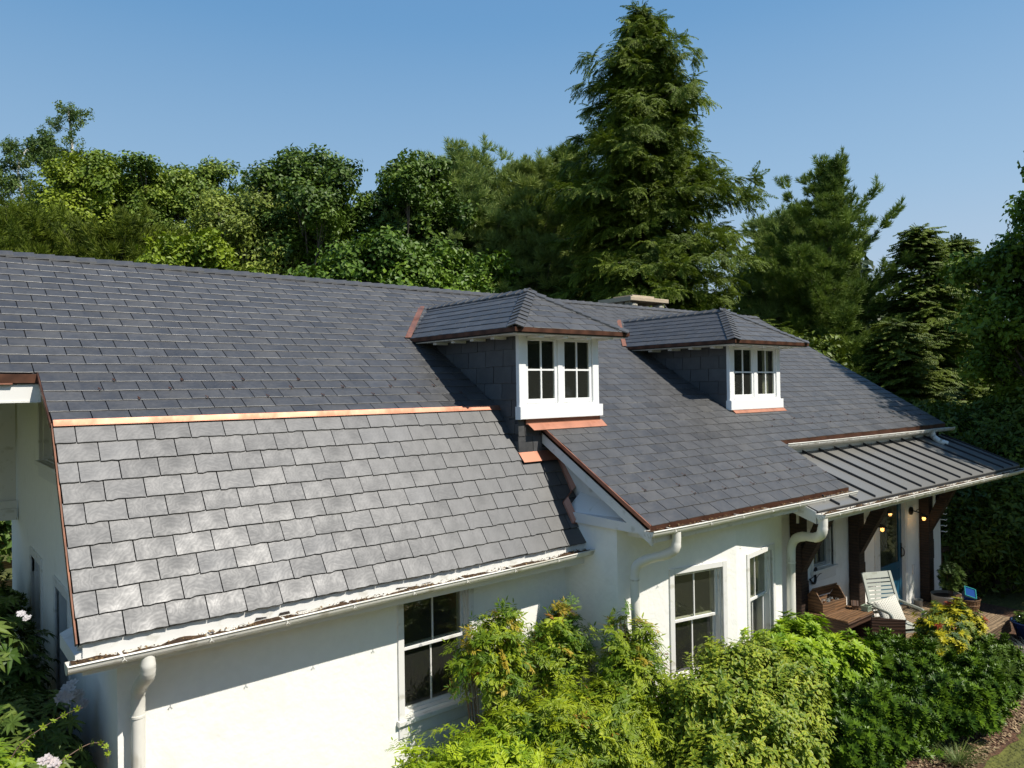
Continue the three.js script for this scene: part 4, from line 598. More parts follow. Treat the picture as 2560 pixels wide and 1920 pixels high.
function broadTwig(seed, n, size, ll, lw) { const r = RNG(seed), mb = new MB(); for (let i = 0; i < n; i++) { const t = i / n, o = V3(r.g() * size * .42, t * size * .8 + r.g() * size * .1, r.g() * size * .42), d = V3(r.g(), r.r(-.35, .35), r.g()).normalize(), nn = V3(r.g() * .45, 1, r.g() * .45).normalize(); leaf(mb, o, d, nn, ll * r.r(.7, 1.2), lw * r.r(.8, 1.2), jc(r, .22), { droop: .3, fold: .2 }); } return mb.geo(); }
function whorl(seed, n, ll, lw, opt = {}) { const r = RNG(seed), mb = new MB(), tiers = opt.tiers || 2; for (let k = 0; k < tiers; k++) for (let i = 0; i < n; i++) { const a = i / n * 6.283 + k * .5 + r.g() * .2, up = opt.up ?? .45, d = V3(Math.cos(a), up + k * .25 + r.g() * .15, Math.sin(a)).normalize(), nn = V3(-Math.cos(a) * up, 1, -Math.sin(a) * up).normalize(); leaf(mb, V3(0, -ll * .35 * (tiers - 1 - k), 0), d, nn, ll * r.r(.75, 1.1) * (1 - .15 * k), lw * r.r(.85, 1.15), opt.col ? opt.col(r) : jc(r, .14), { fine: true, droop: opt.droop ?? .2, fold: opt.fold ?? .3, edge: opt.edge && opt.edge(r) }); } return mb.geo(); }
function pinnate(seed, len, ll, lw, col) { const r = RNG(seed), mb = new MB(); for (const b of [-1, 0, 1]) { const base = V3(0, Math.abs(b) ? len * .25 : 0, 0), dir = V3(b * .75, .62 - Math.abs(b) * .2, .55 + r.g() * .1).normalize(), L2 = len * (b ? .7 : 1); for (let i = 1; i <= 6; i++) { const t = i / 6, o = base.clone().addScaledVector(dir, L2 * t); o.y -= t * t * len * .18; const side = V3().crossVectors(dir, V3(0, 1, 0)).normalize(); for (const s of i === 6 ? [0] : [-1, 1]) { const d = dir.clone().multiplyScalar(s ? .55 : 1).addScaledVector(side, s * .8).add(V3(0, -.15 + r.g() * .15, 0)).normalize(); leaf(mb, o, d, V3(r.g() * .3, 1, r.g() * .3), ll * r.r(.8, 1.15), lw, col ? col(r) : jc(r, .18), { fine: true, droop: .2, fold: .3 }); } } } return mb.geo(); }
function spray(seed, len, wid, n, nl, droop, col) { // flat conifer spray along +z, needles both sides
  const r = RNG(seed), mb = new MB(); for (let b = 0; b < n; b++) { const t = (b + .5) / n, z = t * len, y = -droop * t * t * len; for (const s of [-1, 1]) { const L2 = wid * (1 - t * .75) * r.r(.75, 1.15), d = V3(s * .8, -.12 + r.g() * .15, .6).normalize(), o = V3(0, y, z); const c = jc(r, .2); const n2 = V3(r.g() * .25, 1, r.g() * .25); leaf(mb, o, d, n2, L2, nl * r.r(.8, 1.2), c, { droop: .35, fold: .1 }); } } leaf(mb, V3(0, -droop * len * .7, len * .82), V3(0, -.4, 1).normalize(), V3(0, 1, .2), len * .25, nl, jc(r, .2), {}); return mb.geo(); }
function tuft(seed, n, len, w) { const r = RNG(seed), mb = new MB(); for (let i = 0; i < n; i++) { const d = V3(r.g() * .8, r.r(-.15, .5), r.r(.15, 1)).normalize(), o = V3(0, 0, r() * len * .75); leaf(mb, o, d, rv(r), len * r.r(.55, .9), w, jc(r, .2), { droop: .12, fold: 0 }); } return mb.geo(); }
const leafMat = (c, o = {}) => phys(c, o.rough ?? .55, { vertexColors: true, side: THREE.DoubleSide, transmission: o.tr ?? .3, thickness: 0, specularIntensity: o.spec ?? .5 });
const bark = std([.13, .105, .085], .95, { bumpMap: tex(128, (x, y) => nB(x * 4, y), false, 2), bumpScale: .02 }), paleBark = std([.62, .59, .52], .85), pineBark = std([.17, .14, .11], .95);
const _q = new THREE.Quaternion(), _m = new THREE.Matrix4(), _s = V3(), ZU = V3(0, 0, 1), YU = V3(0, 1, 0);
class Put { constructor() { this.m = []; this.c = []; }
  add(p, dir, axis, roll, sc, col) { // align axis (Y or Z unit) with dir, keep "up" where possible
    const d = dir.clone().normalize(); if (axis === 'z') { const x = V3().crossVectors(YU, d); if (x.lengthSq() < 1e-4) x.set(1, 0, 0); x.normalize(); const y = V3().crossVectors(d, x); _m.makeBasis(x, y, d); _q.setFromRotationMatrix(_m); } else _q.setFromUnitVectors(YU, d);
    _q.multiply(new THREE.Quaternion().setFromAxisAngle(axis === 'z' ? ZU : YU, roll)); this.m.push(new THREE.Matrix4().compose(p, _q, _s.setScalar(sc))); this.c.push(col); }
  build(name, geo, mat, parent) { const im = new THREE.InstancedMesh(geo, mat, this.m.length), c = new THREE.Color(); this.m.forEach((m, i) => { im.setMatrixAt(i, m); c.setRGB(...this.c[i]); im.setColorAt(i, c); }); im.name = name; im.castShadow = im.receiveShadow = true; im.userData.kind = 'stuff'; parent.add(im); return im; } }
const mixc = (a, b, t) => [a[0] + (b[0] - a[0]) * t, a[1] + (b[1] - a[1]) * t, a[2] + (b[2] - a[2]) * t];
function limb(a, b, r0, r1, sag, r, seg = 6, sides = 6) { const m = a.clone().lerp(b, .5).add(V3(r.g() * .12, sag, r.g() * .12).multiplyScalar(a.distanceTo(b) * .3)); return tube([a.toArray(), m.toArray(), b.toArray()], t => r0 + (r1 - r0) * t, seg, sides); }

// broad-leaved tree: lobes of leaf twigs on limbs
const twigs = [broadTwig(1, 46, .72, .18, .12), broadTwig(2, 46, .72, .18, .12)], twigBig = broadTwig(3, 42, .85, .25, .17), twigSmall = broadTwig(4, 60, .7, .15, .07);
function broadTree(name, label, o) {
  const r = RNG(o.seed), g = grp(name); g.position.set(o.x, 0, o.z); tag(g, label, 'tree', o.group);
  const H = o.H, W = o.W / 2, y0 = o.base ?? H * .25, cy = (H + y0) / 2, ry = (H - y0) / 2, lobes = [], parts = [], put = new Put(), den = o.den ?? 1;
  const nl = o.lobes ?? 26; for (let i = 0; i < nl; i++) { const t = (i + .5) / nl, el = 1 - 2 * t, a = i * 2.399 + r.g() * .5, rr = Math.sqrt(Math.max(0, 1 - el * el)); const f = r.r(.55, .92) * (o.ragged ? r.r(.75, 1.15) : 1), fat = .8 + .2 * (1 - el * el); const R = r.r(.75, 1.25) * W * (o.lobeR ?? .42); lobes.push({ c: V3(Math.cos(a) * rr * (W - R * .4) * f * fat, cy + el * (ry - R * .75) * (i ? r.r(.85, 1) : 1), Math.sin(a) * rr * (W - R * .4) * f * fat), R }); }
  for (let i = 0; i < (o.spires ?? 12); i++) { const a = r() * 6.283, el = r.r(.35, 1), q = Math.sqrt(1 - el * el), k = r.r(.98, 1.12); lobes.push({ c: V3(Math.cos(a) * q * W * k * .9, cy + el * ry * k - .2, Math.sin(a) * q * W * k * .9), R: r.r(.28, .55) * (o.spR ?? 1) }); }
  const top = V3(r.g() * .3, cy + ry * .3, r.g() * .3); parts.push(tube([[0, 0, 0], [r.g() * .2, y0 * .6, r.g() * .2], [r.g() * .2, cy - ry * .3, r.g() * .2], top.toArray()], t => (o.trunk ?? .22) * (1 - t * .75), 14, 8));
  for (const l of lobes) { const st = V3(r.g() * .15, THREE.MathUtils.lerp(y0 * .8, top.y, Math.min(1, Math.max(.1, (l.c.y - y0) / (H - y0) - .15))), r.g() * .15); parts.push(limb(st, l.c, .075, .018, -.1, r));
    for (let k = 0; k < 3; k++) parts.push(limb(l.c.clone().lerp(st, .25), l.c.clone().addScaledVector(rv(r), l.R * .8), .02, .007, 0, r, 4, 5));
    const n = Math.floor(46 * l.R * l.R * den * (o.tw ?? 1)) + 8; for (let i = 0; i < n; i++) { const d = rv(r); if (d.y < -.3 && r() < .6) d.y *= -1; const sq = V3(1, .72, 1), rad = l.R * (1 - .5 * Math.pow(r(), 2.2)) * (1 + .12 * Math.sin(d.x * 9 + i) + .1 * r.g()); const p = l.c.clone().add(d.clone().multiply(sq).multiplyScalar(rad)); const dir = d.clone().multiplyScalar(.8).add(V3(0, .55 - (o.hang ?? 0), 0)).add(rv(r).multiplyScalar(.35)); put.add(p, dir, 'y', r() * 6.28, r.r(.7, 1.25) * (o.ts ?? 1), mixc(o.cA, o.cB, Math.min(1, Math.max(0, .5 + r.g() * .45 + (l.tone ??= r.g() * .3))))); } }
  mesh('trunk', merge(parts), o.bark || bark, g); put.build('crown', o.twig || twigs[o.seed % 2], o.mat, g); return g;
}
// conifer: whorled branches carrying sprays
function bough(seed, sub, k, yawS, pitchS, off) { const r = RNG(seed), l = []; for (let i = 0; i < k; i++) { const g = sub[i % sub.length].clone(), t = (i + .5) / k * 2 - 1; g.rotateX(r.g() * pitchS); g.rotateY(t * yawS + r.g() * .12); g.translate(t * off * .6, r.g() * .05, Math.abs(r.g()) * off); l.push(g); } const m = mergeGeometries(l); m.computeVertexNormals(); return m; }
const hemSpray = [spray(11, .62, .26, 9, .055, .35), spray(12, .62, .28, 9, .06, .45)], pineTuft = bough(15, [tuft(13, 38, .36, .03), tuft(16, 38, .36, .03)], 4, .8, .5, .32), spruceSpray = bough(17, [spray(14, .5, .22, 9, .06, .15)], 4, .7, .3, .2), hemBough = bough(18, hemSpray, 5, .75, .3, .35);
function conifer(name, label, o) {
  const r = RNG(o.seed), g = grp(name); g.position.set(o.x, 0, o.z); tag(g, label, 'tree', o.group);
  const H = o.H, put = new Put(), parts = [], y0 = o.base ?? H * .1, lean = [r.g() * .1, r.g() * .1];
  const ax = y => V3(lean[0] * y / H + Math.sin(y * .5) * .06, y, lean[1] * y / H + Math.cos(y * .4) * .06);
  parts.push(tube([0, .2, .4, .6, .8, 1].map(t => ax(t * (H - .25)).toArray()), t => (o.trunk ?? .24) * (1 - t * .93) + .006, 24, 8));
  const levels = o.levels; let a0 = r() * 6; 
  for (let k = 0; k < levels; k++) { const t = (k + .5) / levels, y = y0 + (H - y0) * Math.pow(t, o.pack ?? .85); const nb = o.perLevel + (r() < .4 ? 1 : 0);
    for (let b = 0; b < nb; b++) { a0 += 2.4 + r.g() * .35; const u = (y - y0) / (H - y0), Lb = (o.prof(u)) * o.W / 2 * r.r(o.jr ?? .72, 1.12) * (o.side ? o.side(a0, u) : 1); if (Lb < .12) continue; const out = V3(Math.cos(a0), 0, Math.sin(a0)), P0 = ax(y + r.g() * .12); const rise = o.rise(u) * Lb, dr = o.droop(u) * Lb; const at = s => P0.clone().addScaledVector(out, Lb * s).add(V3(0, rise * s - dr * s * s, 0));
      parts.push(tube([at(0).toArray(), at(.5).toArray(), at(1).toArray()], q => Math.max(.003, (.006 + Lb * .006) * (1 - q * .9)), 5, 5));
      const side = V3(-out.z, 0, out.x), n = Math.max(3, Math.floor(Lb / (o.gap ?? .17)));
      for (let i = 0; i < n; i++) { const s = .12 + .9 * (i + r()) / n; const half = o.fan * Lb * (1 - s * .7) * (s < .3 ? s / .3 : 1); const lat = r.r(-1, 1) * half; const p = at(s).addScaledVector(side, lat); p.y -= Math.abs(lat) * (o.latDroop ?? .25) + Math.abs(r.g()) * .06; const dir = out.clone().multiplyScalar(1).addScaledVector(side, lat / (half + .05) * .9).add(V3(0, o.tip(u) + r.g() * (o.tj ?? .2), 0)); put.add(p, dir, 'z', r.g() * (o.rj ?? .35), r.r(.7, 1.2) * (o.ts ?? 1), mixc(o.cA, o.cB, Math.min(1, Math.max(0, .35 + s * .3 + r.g() * .35)))); } } }
  for (let i = 0; i < 12; i++) put.add(ax(H - .9 + i * .07), V3(r.g(), 1.3, r.g()), 'z', r() * 6, .6 * (o.ts ?? 1), o.cA);
  mesh('trunk', merge(parts), o.bark || pineBark, g); put.build('crown', o.spray, o.mat, g); return g;
}
const mLeaf = leafMat([1, 1, 1], { tr: .35, rough: .5 }), mNeedle = leafMat([1, 1, 1], { tr: .42, rough: .6, spec: .35 }), mGloss = leafMat([1, 1, 1], { tr: .22, rough: .4, spec: .35 });
// colours (linear base colours of the leaves)
const MG = [.08, .15, .03], YG = [.17, .23, .035], LG = [.14, .20, .045];
const woods = 'trees behind the house';
const hemR = d => .74 * Math.pow(Math.max(d, .02), .71);
conifer('hemlock_tree', 'tall shaggy green hemlock towering over the chimney', { x: 14.3, z: -6.7, H: 17.9, W: 2, seed: 41, levels: 76, perLevel: 5, base: 1.2, prof: u => hemR((1 - u) * 16.7), side: (a, u) => (Math.sin(a * 13 + u * 97) > .9 ? .4 : 1) * (u < .42 && u > .14 && Math.cos(a - .69) > .55 ? 1.12 : u < .55 && Math.cos(a - .69) < -.1 ? .66 : 1) * (1 + .22 * Math.sin(a * 3 + u * 19) + .12 * Math.sin(a * 7 - u * 41)), rise: u => .22 + .4 * u, droop: u => .40 - .1 * u, fan: .46, tip: u => -.12, tj: .75, rj: .8, latDroop: .2, gap: .11, ts: .74, cA: [.065, .115, .012], cB: [.225, .295, .024], spray: hemBough, mat: mNeedle, group: woods, trunk: .34, jr: .45 });
const pineR = d => .95 * Math.pow(Math.max(d, .02), .66) + .12;
const pineO = { levels: 34, perLevel: 5, W: 2, rise: u => .25 + 1.0 * u, droop: u => -.16, fan: .3, tip: u => .35 + .6 * u, latDroop: -.05, gap: .3, spray: pineTuft, mat: mNeedle, cA: [.17, .245, .08], cB: [.40, .49, .15], jr: .45, ts: 1.1 };
conifer('white_pine', 'spiky dark green pine right of the hemlock with upswept limbs', { ...pineO, x: 20.4, z: -3.0, H: 12.6, seed: 42, levels: 34, perLevel: 4, rise: u => .3 + 1.0 * u * u, droop: u => -.4 * u, tip: u => .4 + 1.0 * u, fan: .17, gap: .17, ts: .85, prof: u => .50 * Math.pow((1 - u) * 11.8, .80) + .02 + (u > .45 && u < .85 ? .7 * Math.max(0, Math.sin(u * 52)) : 0), jr: .35, group: woods, base: .8, cA: [.08, .145, .032], cB: [.27, .36, .065] });
conifer('white_pine', 'soft grey-green pine behind the first dormer, tallest of its pair', { ...pineO, x: 13.0, z: -15.4, H: 13.8, seed: 43, prof: u => 1.1 * pineR((1 - u) * 13.860000000000001), group: woods });
conifer('white_pine', 'slender pine with pale trunk right of the tallest pine pair', { ...pineO, x: 14.6, z: -12.8, H: 13.3, seed: 44, cA: [.14, .20, .055], cB: [.36, .43, .11], prof: u => 1.0 * pineR((1 - u) * 13.14), group: woods });
conifer('white_pine', 'narrow dark pine just left of the hemlock', { ...pineO, x: 17.9, z: -14.1, H: 15.0, seed: 45, cA: [.08, .14, .03], cB: [.23, .31, .05], prof: u => 0.72 * pineR((1 - u) * 14.490000000000002), group: woods });
conifer('white_pine', 'shorter narrow pine left of the narrow dark pine', { ...pineO, x: 16.4, z: -15.4, H: 13.4, seed: 46, cA: [.08, .14, .03], cB: [.23, .31, .05], prof: u => 0.7 * pineR((1 - u) * 13.32), group: woods });
conifer('white_pine', 'olive pine at the left edge below the sycamore', { ...pineO, x: -2.3, z: -22.8, H: 10.8, seed: 47, cA: [.085, .13, .014], cB: [.21, .27, .026], prof: u => 1.05 * pineR((1 - u) * 11.610000000000001), group: woods });
conifer('white_pine', 'low broad olive pine just above the ridge on the left', { ...pineO, x: .3, z: -19.3, H: 9.7, W: 7.4, seed: 48, prof: u => Math.sqrt(Math.max(0, 1 - u)) * .9 + .08, cA: [.08, .12, .013], cB: [.20, .25, .024], group: woods });
conifer('white_pine', 'small pine filling the gap between hemlock and spiky pine', { ...pineO, x: 22.0, z: -6.0, H: 10.9, seed: 49, prof: u => 0.9 * pineR((1 - u) * 9.81), group: woods });
const spO = { levels: 34, perLevel: 6, prof: u => (1 - u) * .95 + .05, rise: u => -.05 + .5 * u, droop: u => .18, fan: .4, tip: u => -.1, gap: .2, spray: spruceSpray, mat: mNeedle, cA: [.07, .12, .014], cB: [.20, .26, .026], jr: .6, ts: 1.15 };
conifer('spruce_tree', 'green spruce with pointed top right of the spiky pine', { ...spO, x: 21.9, z: -.4, H: 9.9, W: 6.2, seed: 51, group: woods });
conifer('spruce_tree', 'spruce top peeking out beside the dark right-hand maple', { ...spO, x: 24.6, z: -.2, H: 9.8, W: 5.6, seed: 52, group: woods });
conifer('spruce_tree', 'lower spruce behind the right end of the roof', { ...spO, x: 18.6, z: .2, H: 6.4, W: 5.4, seed: 53, group: woods, cA: [.06, .10, .012], cB: [.18, .23, .022] });
// sycamore: sparse crown on white limbs
{
  const r = RNG(60), g = grp('sycamore_tree'), put = new Put(), parts = []; g.position.set(1.0, 0, -38.3); tag(g, 'tall bare-limbed sycamore with white branches at the upper left', 'tree', woods);
  const T = [[-.6, 0, .2], [-.2, 8, 0], [-.3, 13, 0], [.5, 15.1, .1]]; parts.push(tube(T, t => .3 - .17 * t, 20, 8));
  const br = [[[.5, 15.1, .1], [.55, 16.5, 0], [.9, 18.4, .1], [.75, 21.0, 0]], [[.5, 15.1, .1], [1.5, 14.6, .3], [2.8, 15.4, .2], [3.4, 16.4, .1]], [[-.25, 13.5, 0], [-1.4, 15.2, .2], [-1.7, 17.2, .3], [-1.3, 18.2, .2]], [[-.3, 13.4, 0], [-1.9, 14.6, -.3], [-2.9, 16.4, -.2], [-3.3, 17.2, 0]], [[.55, 16.5, 0], [-.1, 17.6, .2], [-.3, 18.8, .1]], [[1.5, 14.6, .3], [2.2, 14.0, .2], [3.2, 14.3, .2]], [[-.2, 12.5, 0], [-1.8, 13.2, .2], [-3.2, 13.9, .3]], [[-.2, 11.5, 0], [1.2, 12.6, -.2], [2.2, 13.4, 0]]];
  for (const b of br) { parts.push(tube(b, t => .13 - .09 * t, 16, 6)); const c = new THREE.CatmullRomCurve3(b.map(p => V3(...p))); for (let k = 0; k < 17; k++) { const t = .25 + .75 * (k + r()) / 17, s = c.getPoint(Math.min(1, t)), e = s.clone().add(rv(r).multiplyScalar(r.r(.4, 1.0)).add(V3(0, .25, 0))); parts.push(limb(s, e, .022, .006, 0, r, 4, 4)); const low = e.y < 15; for (let q = 0; q < (low ? 10 : 7); q++) put.add(e.clone().add(rv(r).multiplyScalar(r.r(.05, .5))), rv(r).add(V3(0, .3, 0)), 'y', r() * 6, r.r(.45, .8), low && r() < .6 ? [.30, .24, .04] : mixc(MG, LG, r())); } }
  mesh('trunk', merge(parts), paleBark, g); put.build('crown', twigs[0], mLeaf, g);
}
const bt = { mat: mLeaf, group: woods };
broadTree('maple_tree', 'yellow-green maple below the sycamore', { ...bt, x: 1.3, z: -30.4, H: 15.9, W: 6.6, seed: 61, cA: [.13, .20, .012], cB: [.28, .35, .022], base: 4 });
broadTree('ash_tree', 'ash with tufted open top above the left ridge', { ...bt, x: 3.5, z: -28.5, H: 15.6, W: 4.4, seed: 62, cA: [.10, .17, .02], cB: [.30, .38, .045], base: 4, ragged: true, den: .8, lobes: 30, lobeR: .34 });
broadTree('ash_tree', 'ash with thin gaps of sky left of the dark maple', { ...bt, x: 6.0, z: -28.2, H: 15.7, W: 4.2, seed: 63, cA: [.10, .17, .02], cB: [.30, .38, .045], base: 4, ragged: true, den: .8, lobes: 30, lobeR: .34 });
broadTree('ash_tree', 'small ash crown touching the dark maple', { ...bt, x: 8.6, z: -27.5, H: 14.9, W: 3.8, seed: 64, cA: [.10, .17, .02], cB: [.30, .38, .045], base: 4, ragged: true, den: .85, lobeR: .38 });
broadTree('willow_tree', 'feathery olive-green tree with pale bare stems above the ridge', { ...bt, x: 4.7, z: -18.5, H: 12.0, W: 5.4, seed: 65, cA: [.15, .20, .03], cB: [.34, .40, .065], base: 3.2, twig: twigSmall, bark: std([.35, .3, .22], .9), hang: .3 });
broadTree('young_maple', 'bright yellow-green young tree rising behind the ridge', { ...bt, x: 2.2, z: -16.6, H: 9.8, W: 4.6, seed: 66, cA: [.13, .20, .012], cB: [.26, .34, .02], base: 2 });
broadTree('dark_maple', 'big dark green maple with round clumps left of centre', { ...bt, x: 6.4, z: -16.9, H: 13.7, W: 5.4, seed: 67, cA: [.042, .092, .011], cB: [.14, .22, .021], base: 2.2, ts: .95, lobes: 44, lobeR: .27, ragged: true, den: 1.2 });
broadTree('dark_maple', 'dark maple with sky showing between its clumps, beside the pines', { ...bt, x: 10.0, z: -14.8, H: 13.2, W: 5.2, seed: 68, cA: [.042, .092, .011], cB: [.14, .22, .021], base: 2.2, ts: .95, lobes: 42, lobeR: .26, ragged: true, den: 1.2 });
broadTree('vine_covered_tree', 'lower vine-covered tree in front of the dark maples', { ...bt, x: 6.9, z: -12.4, H: 9.6, W: 5.4, seed: 69, cA: [.07, .145, .012], cB: [.17, .27, .02], base: 1.2, lobes: 24, lobeR: .36 });
broadTree('vine_covered_tree', 'vine-covered tree at the foot of the pine pair', { ...bt, x: 9.8, z: -11.2, H: 8.8, W: 5.2, seed: 70, cA: [.07, .145, .012], cB: [.17, .27, .02], base: 1, lobes: 22, lobeR: .36 });
broadTree('dark_maple', 'dark broad-leaved tree at the right edge of the picture', { ...bt, x: 17.4, z: 5.0, H: 10.0, W: 5.2, seed: 71, cA: [.065, .14, .014], cB: [.21, .30, .026], base: 1.4, twig: twigs[0], lobes: 44, lobeR: .26, ragged: true, ts: .85, den: 1.05 });
broadTree('understory_tree', 'dense undergrowth tree left of the spruce behind the roof end', { ...bt, x: 16.6, z: -1.8, H: 5.4, W: 4.6, seed: 72, cA: [.055, .105, .010], cB: [.16, .21, .02], base: .6 });
broadTree('understory_tree', 'yellow-green undergrowth beyond the porch gutter end', { ...bt, x: 14.6, z: 2.6, H: 3.5, W: 3.0, seed: 73, cA: [.055, .105, .010], cB: [.16, .21, .02], base: .3, twig: twigSmall });
broadTree('understory_tree', 'shaded shrub thicket against the dark fence', { ...bt, x: 15.6, z: 4.3, H: 4.0, W: 3.4, seed: 74, cA: [.055, .105, .010], cB: [.16, .21, .02], base: .3, twig: twigSmall });
broadTree('understory_tree', 'dark thicket behind the tubs at the porch end', { ...bt, x: 13.2, z: 4.5, H: 2.0, W: 2.6, seed: 75, cA: [.055, .105, .010], cB: [.16, .21, .02], base: .1, twig: twigSmall });
// the wood behind, too deep to tell trees apart
{
  const r = RNG(80), put = new Put(), g = new THREE.Group(); for (let i = 0; i < 15000; i++) { const a = r.r(-.05, 1.0), th = .686 - .62 + a * 1.35, d = r.r(44, 58), lump = 8.5 + 3 * Math.sin(th * 19) + 2 * Math.sin(th * 47 + 1); const y = Math.pow(r(), .8) * lump; const p = V3(-5.7 + Math.sin(th) * d, y, 10.5 - Math.cos(th) * d); put.add(p, rv(r).add(V3(0, .8, 0)), 'y', r() * 6, r.r(2.0, 3.6), mixc([.02, .045, .014], [.06, .09, .022], r())); }
  const im = put.build('woodland', twigs[0], mLeaf, scene); tag(im, 'dark mass of woodland seen between the nearer trees', 'woodland', null, 'stuff');
}
// trees on the near side of the garden, mirrored in the window panes and shading the right end of the roof
const near = 'garden trees on the camera side';
broadTree('garden_tree', 'leafy tree in front of the porch end that dapples the right roof', { ...bt, group: near, x: 14.3, z: 8.8, H: 12.2, W: 6.0, seed: 90, cA: MG, cB: LG, base: 5.5, den: .62, ragged: true, lobes: 20 });
const nt = broadTree('garden_tree', 'round green tree across the lawn mirrored in the dormer windows', { ...bt, group: near, x: 14, z: 24, H: 9.5, W: 8, seed: 91, cA: MG, cB: LG, base: 1.2 });
[[22, 21, 1.1], [6, 27, 1.0], [-2, 29, 1.1], [30, 16, 1.15], [-12, 27, 1.0], [19, 29, 1.25]].forEach(([x, z, s], i) => { const c = nt.clone(); c.name = numbered('garden_tree'); c.position.set(x, 0, z); c.scale.setScalar(s); c.rotation.y = i * 1.3; c.userData = { ...nt.userData, label: ['second round tree across the lawn on the right', 'round tree across the lawn opposite the first dormer', 'round tree across the lawn opposite the long gutter', 'round tree far right across the lawn', 'round tree across the lawn at the far left', 'tallest round tree at the back of the lawn'][i] }; scene.add(c); });

// ------------------------------------------------------------------ shrubs
function shrub(name, label, o) { // domes: [x,y,z,rx,ry,rz,n]
  const r = RNG(o.seed), g = grp(name), put = new Put(), parts = []; g.position.set(o.x, 0, o.z); tag(g, label, o.cat || 'shrub', o.group);
  for (const [dx, dy, dz, rx, ry, rz, n] of o.domes) { const c = V3(dx, dy, dz), ph = r() * 9;
    for (let i = 0; i < n; i++) { const d = rv(r); if (d.y < -.35) d.y *= -.8; const lump = (1 + .17 * Math.sin(d.x * 6 + ph) * Math.cos(d.z * 7 + ph) + .13 * Math.sin(d.y * 9 + d.x * 5 + ph * 2) + r.g() * .09) * (r() < .05 && d.y > 0 ? r.r(1.08, 1.35) : 1), rad = (1 - (o.depth ?? .4) * Math.pow(r(), 2)) * lump; const p = c.clone().add(V3(d.x * rx, d.y * ry, d.z * rz).multiplyScalar(rad)); if (p.y < .04 || (o.keep && !o.keep(p.x + o.x, p.y, p.z + o.z))) continue; const dir = V3(d.x, d.y * .8 + (o.up ?? .7), d.z).add(rv(r).multiplyScalar(.35)); put.add(p, dir, 'y', r() * 6.28, r.r(.7, 1.2) * (o.ts ?? 1), o.color(r, d, p)); }
    const ns = o.stems ?? 9; for (let k = 0; k < ns; k++) { const a = r() * 6.28, q = V3(Math.cos(a) * rx * .7 * r(), 0, Math.sin(a) * rz * .7 * r()); const e = c.clone().add(V3(q.x * 1.2, ry * r.r(.2, .75), q.z * 1.2)); if (o.keep && !o.keep(e.x + o.x, e.y, e.z + o.z)) continue; parts.push(tube([[dx * .6 + q.x * .25, 0, dz * .6 + q.z * .25], [dx * .8 + q.x * .6, e.y * .5, dz * .8 + q.z * .6], e.toArray()], t => .011 - .007 * t, 6, 5)); } }
  if (o.extra) o.extra(put, parts, r);
  mesh('stems', merge(parts), o.bark || std([.14, .09, .06], .9), g); put.build('foliage', o.geo, o.mat || mLeaf, g); return g;
}
const nandG = pinnate(21, .17, .062, .017), skimG = whorl(22, 8, .105, .032, { up: .5, droop: .3 }), laurG = whorl(23, 8, .085, .02, { up: .75, droop: .15, tiers: 3 }), piG = whorl(24, 9, .095, .026, { up: .35, droop: .25, tiers: 2 }), rhoG = whorl(25, 9, .13, .04, { up: .2, droop: .35, tiers: 1 });
const varG = (() => { const r = RNG(26), mb = new MB(); for (let k = 0; k < 5; k++) for (let s = 0; s < 2; s++) { const a = k * 1.57 + s * 3.1416 + r.g() * .3, d = V3(Math.cos(a), .25 + r.g() * .25, Math.sin(a)).normalize(); const gr = [.42, .66, .34], cr = [1.5, 1.35, 1.0]; leaf(mb, V3(0, k * .03 - .05, 0), d, V3(-d.x * .3, 1, -d.z * .3), .062 * r.r(.8, 1.15), .034, gr, { fine: true, droop: .25, fold: .3, edge: cr }); } return mb.geo(); })();
const nandCol = (r, d, p) => { const k = r(); return k < .006 ? [.42, .13, .03] : k < .07 ? [.42, .32, .03] : mixc([.08, .165, .008], [.34, .41, .012], Math.min(1, Math.max(0, .45 + r.g() * .55))); };
const keepFront = (x, y, z) => z > WZ + .03 && !(x > .4 && z < 4.85);
const nand = 'nandina shrubs under the window';
shrub('nandina_shrub', 'airy yellow-green nandina covering the right half of the front window', { seed: 101, x: -1.02, z: 4.42, geo: nandG, color: nandCol, group: nand, keep: keepFront, stems: 7, depth: .85, domes: [[0, 1.6, .05, .40, .5, .28, 230], [-.15, 1.95, .1, .26, .34, .2, 60], [.12, 2.05, .05, .16, .34, .14, 34], [-.3, 1.75, .05, .24, .3, .2, 62]], ts: .98 });
shrub('nandina_shrub', 'nandina with reddish new tips in the inner corner', { seed: 102, x: -.10, z: 4.42, geo: nandG, color: (r, d, p) => p.y > 1.98 && r() < .07 ? [.42, .19, .04] : nandCol(r, d, p), group: nand, keep: keepFront, stems: 7, depth: .8, domes: [[0, 1.45, 0, .38, .5, .28, 250], [.06, 1.95, 0, .16, .24, .14, 26], [-.2, 1.7, .05, .2, .35, .18, 60]], ts: .98 });
shrub('nandina_shrub', 'tall wispy nandina against the bay corner below the elbow pipe', { seed: 103, x: .36, z: 5.12, geo: nandG, color: nandCol, group: nand, keep: (x, y, z) => z > 4.84 + (x - .45) * .2 || x < .38, stems: 8, depth: .9, domes: [[-.08, 1.35, -.05, .32, .5, .25, 250], [-.14, 1.85, -.1, .16, .34, .12, 30], [.08, 1.6, 0, .16, .4, .14, 56]], ts: .98 });
shrub('nandina_shrub', 'low dense nandina mound in front of the wall left of the window sill', { seed: 104, x: -2.05, z: 4.72, geo: nandG, color: (r, d, p) => mixc([.17, .28, .008], [.42, .52, .016], r()), group: nand, keep: keepFront, stems: 8, domes: [[0, .62, .0, .52, .52, .4, 900], [.62, .78, .2, .5, .5, .45, 800]] });
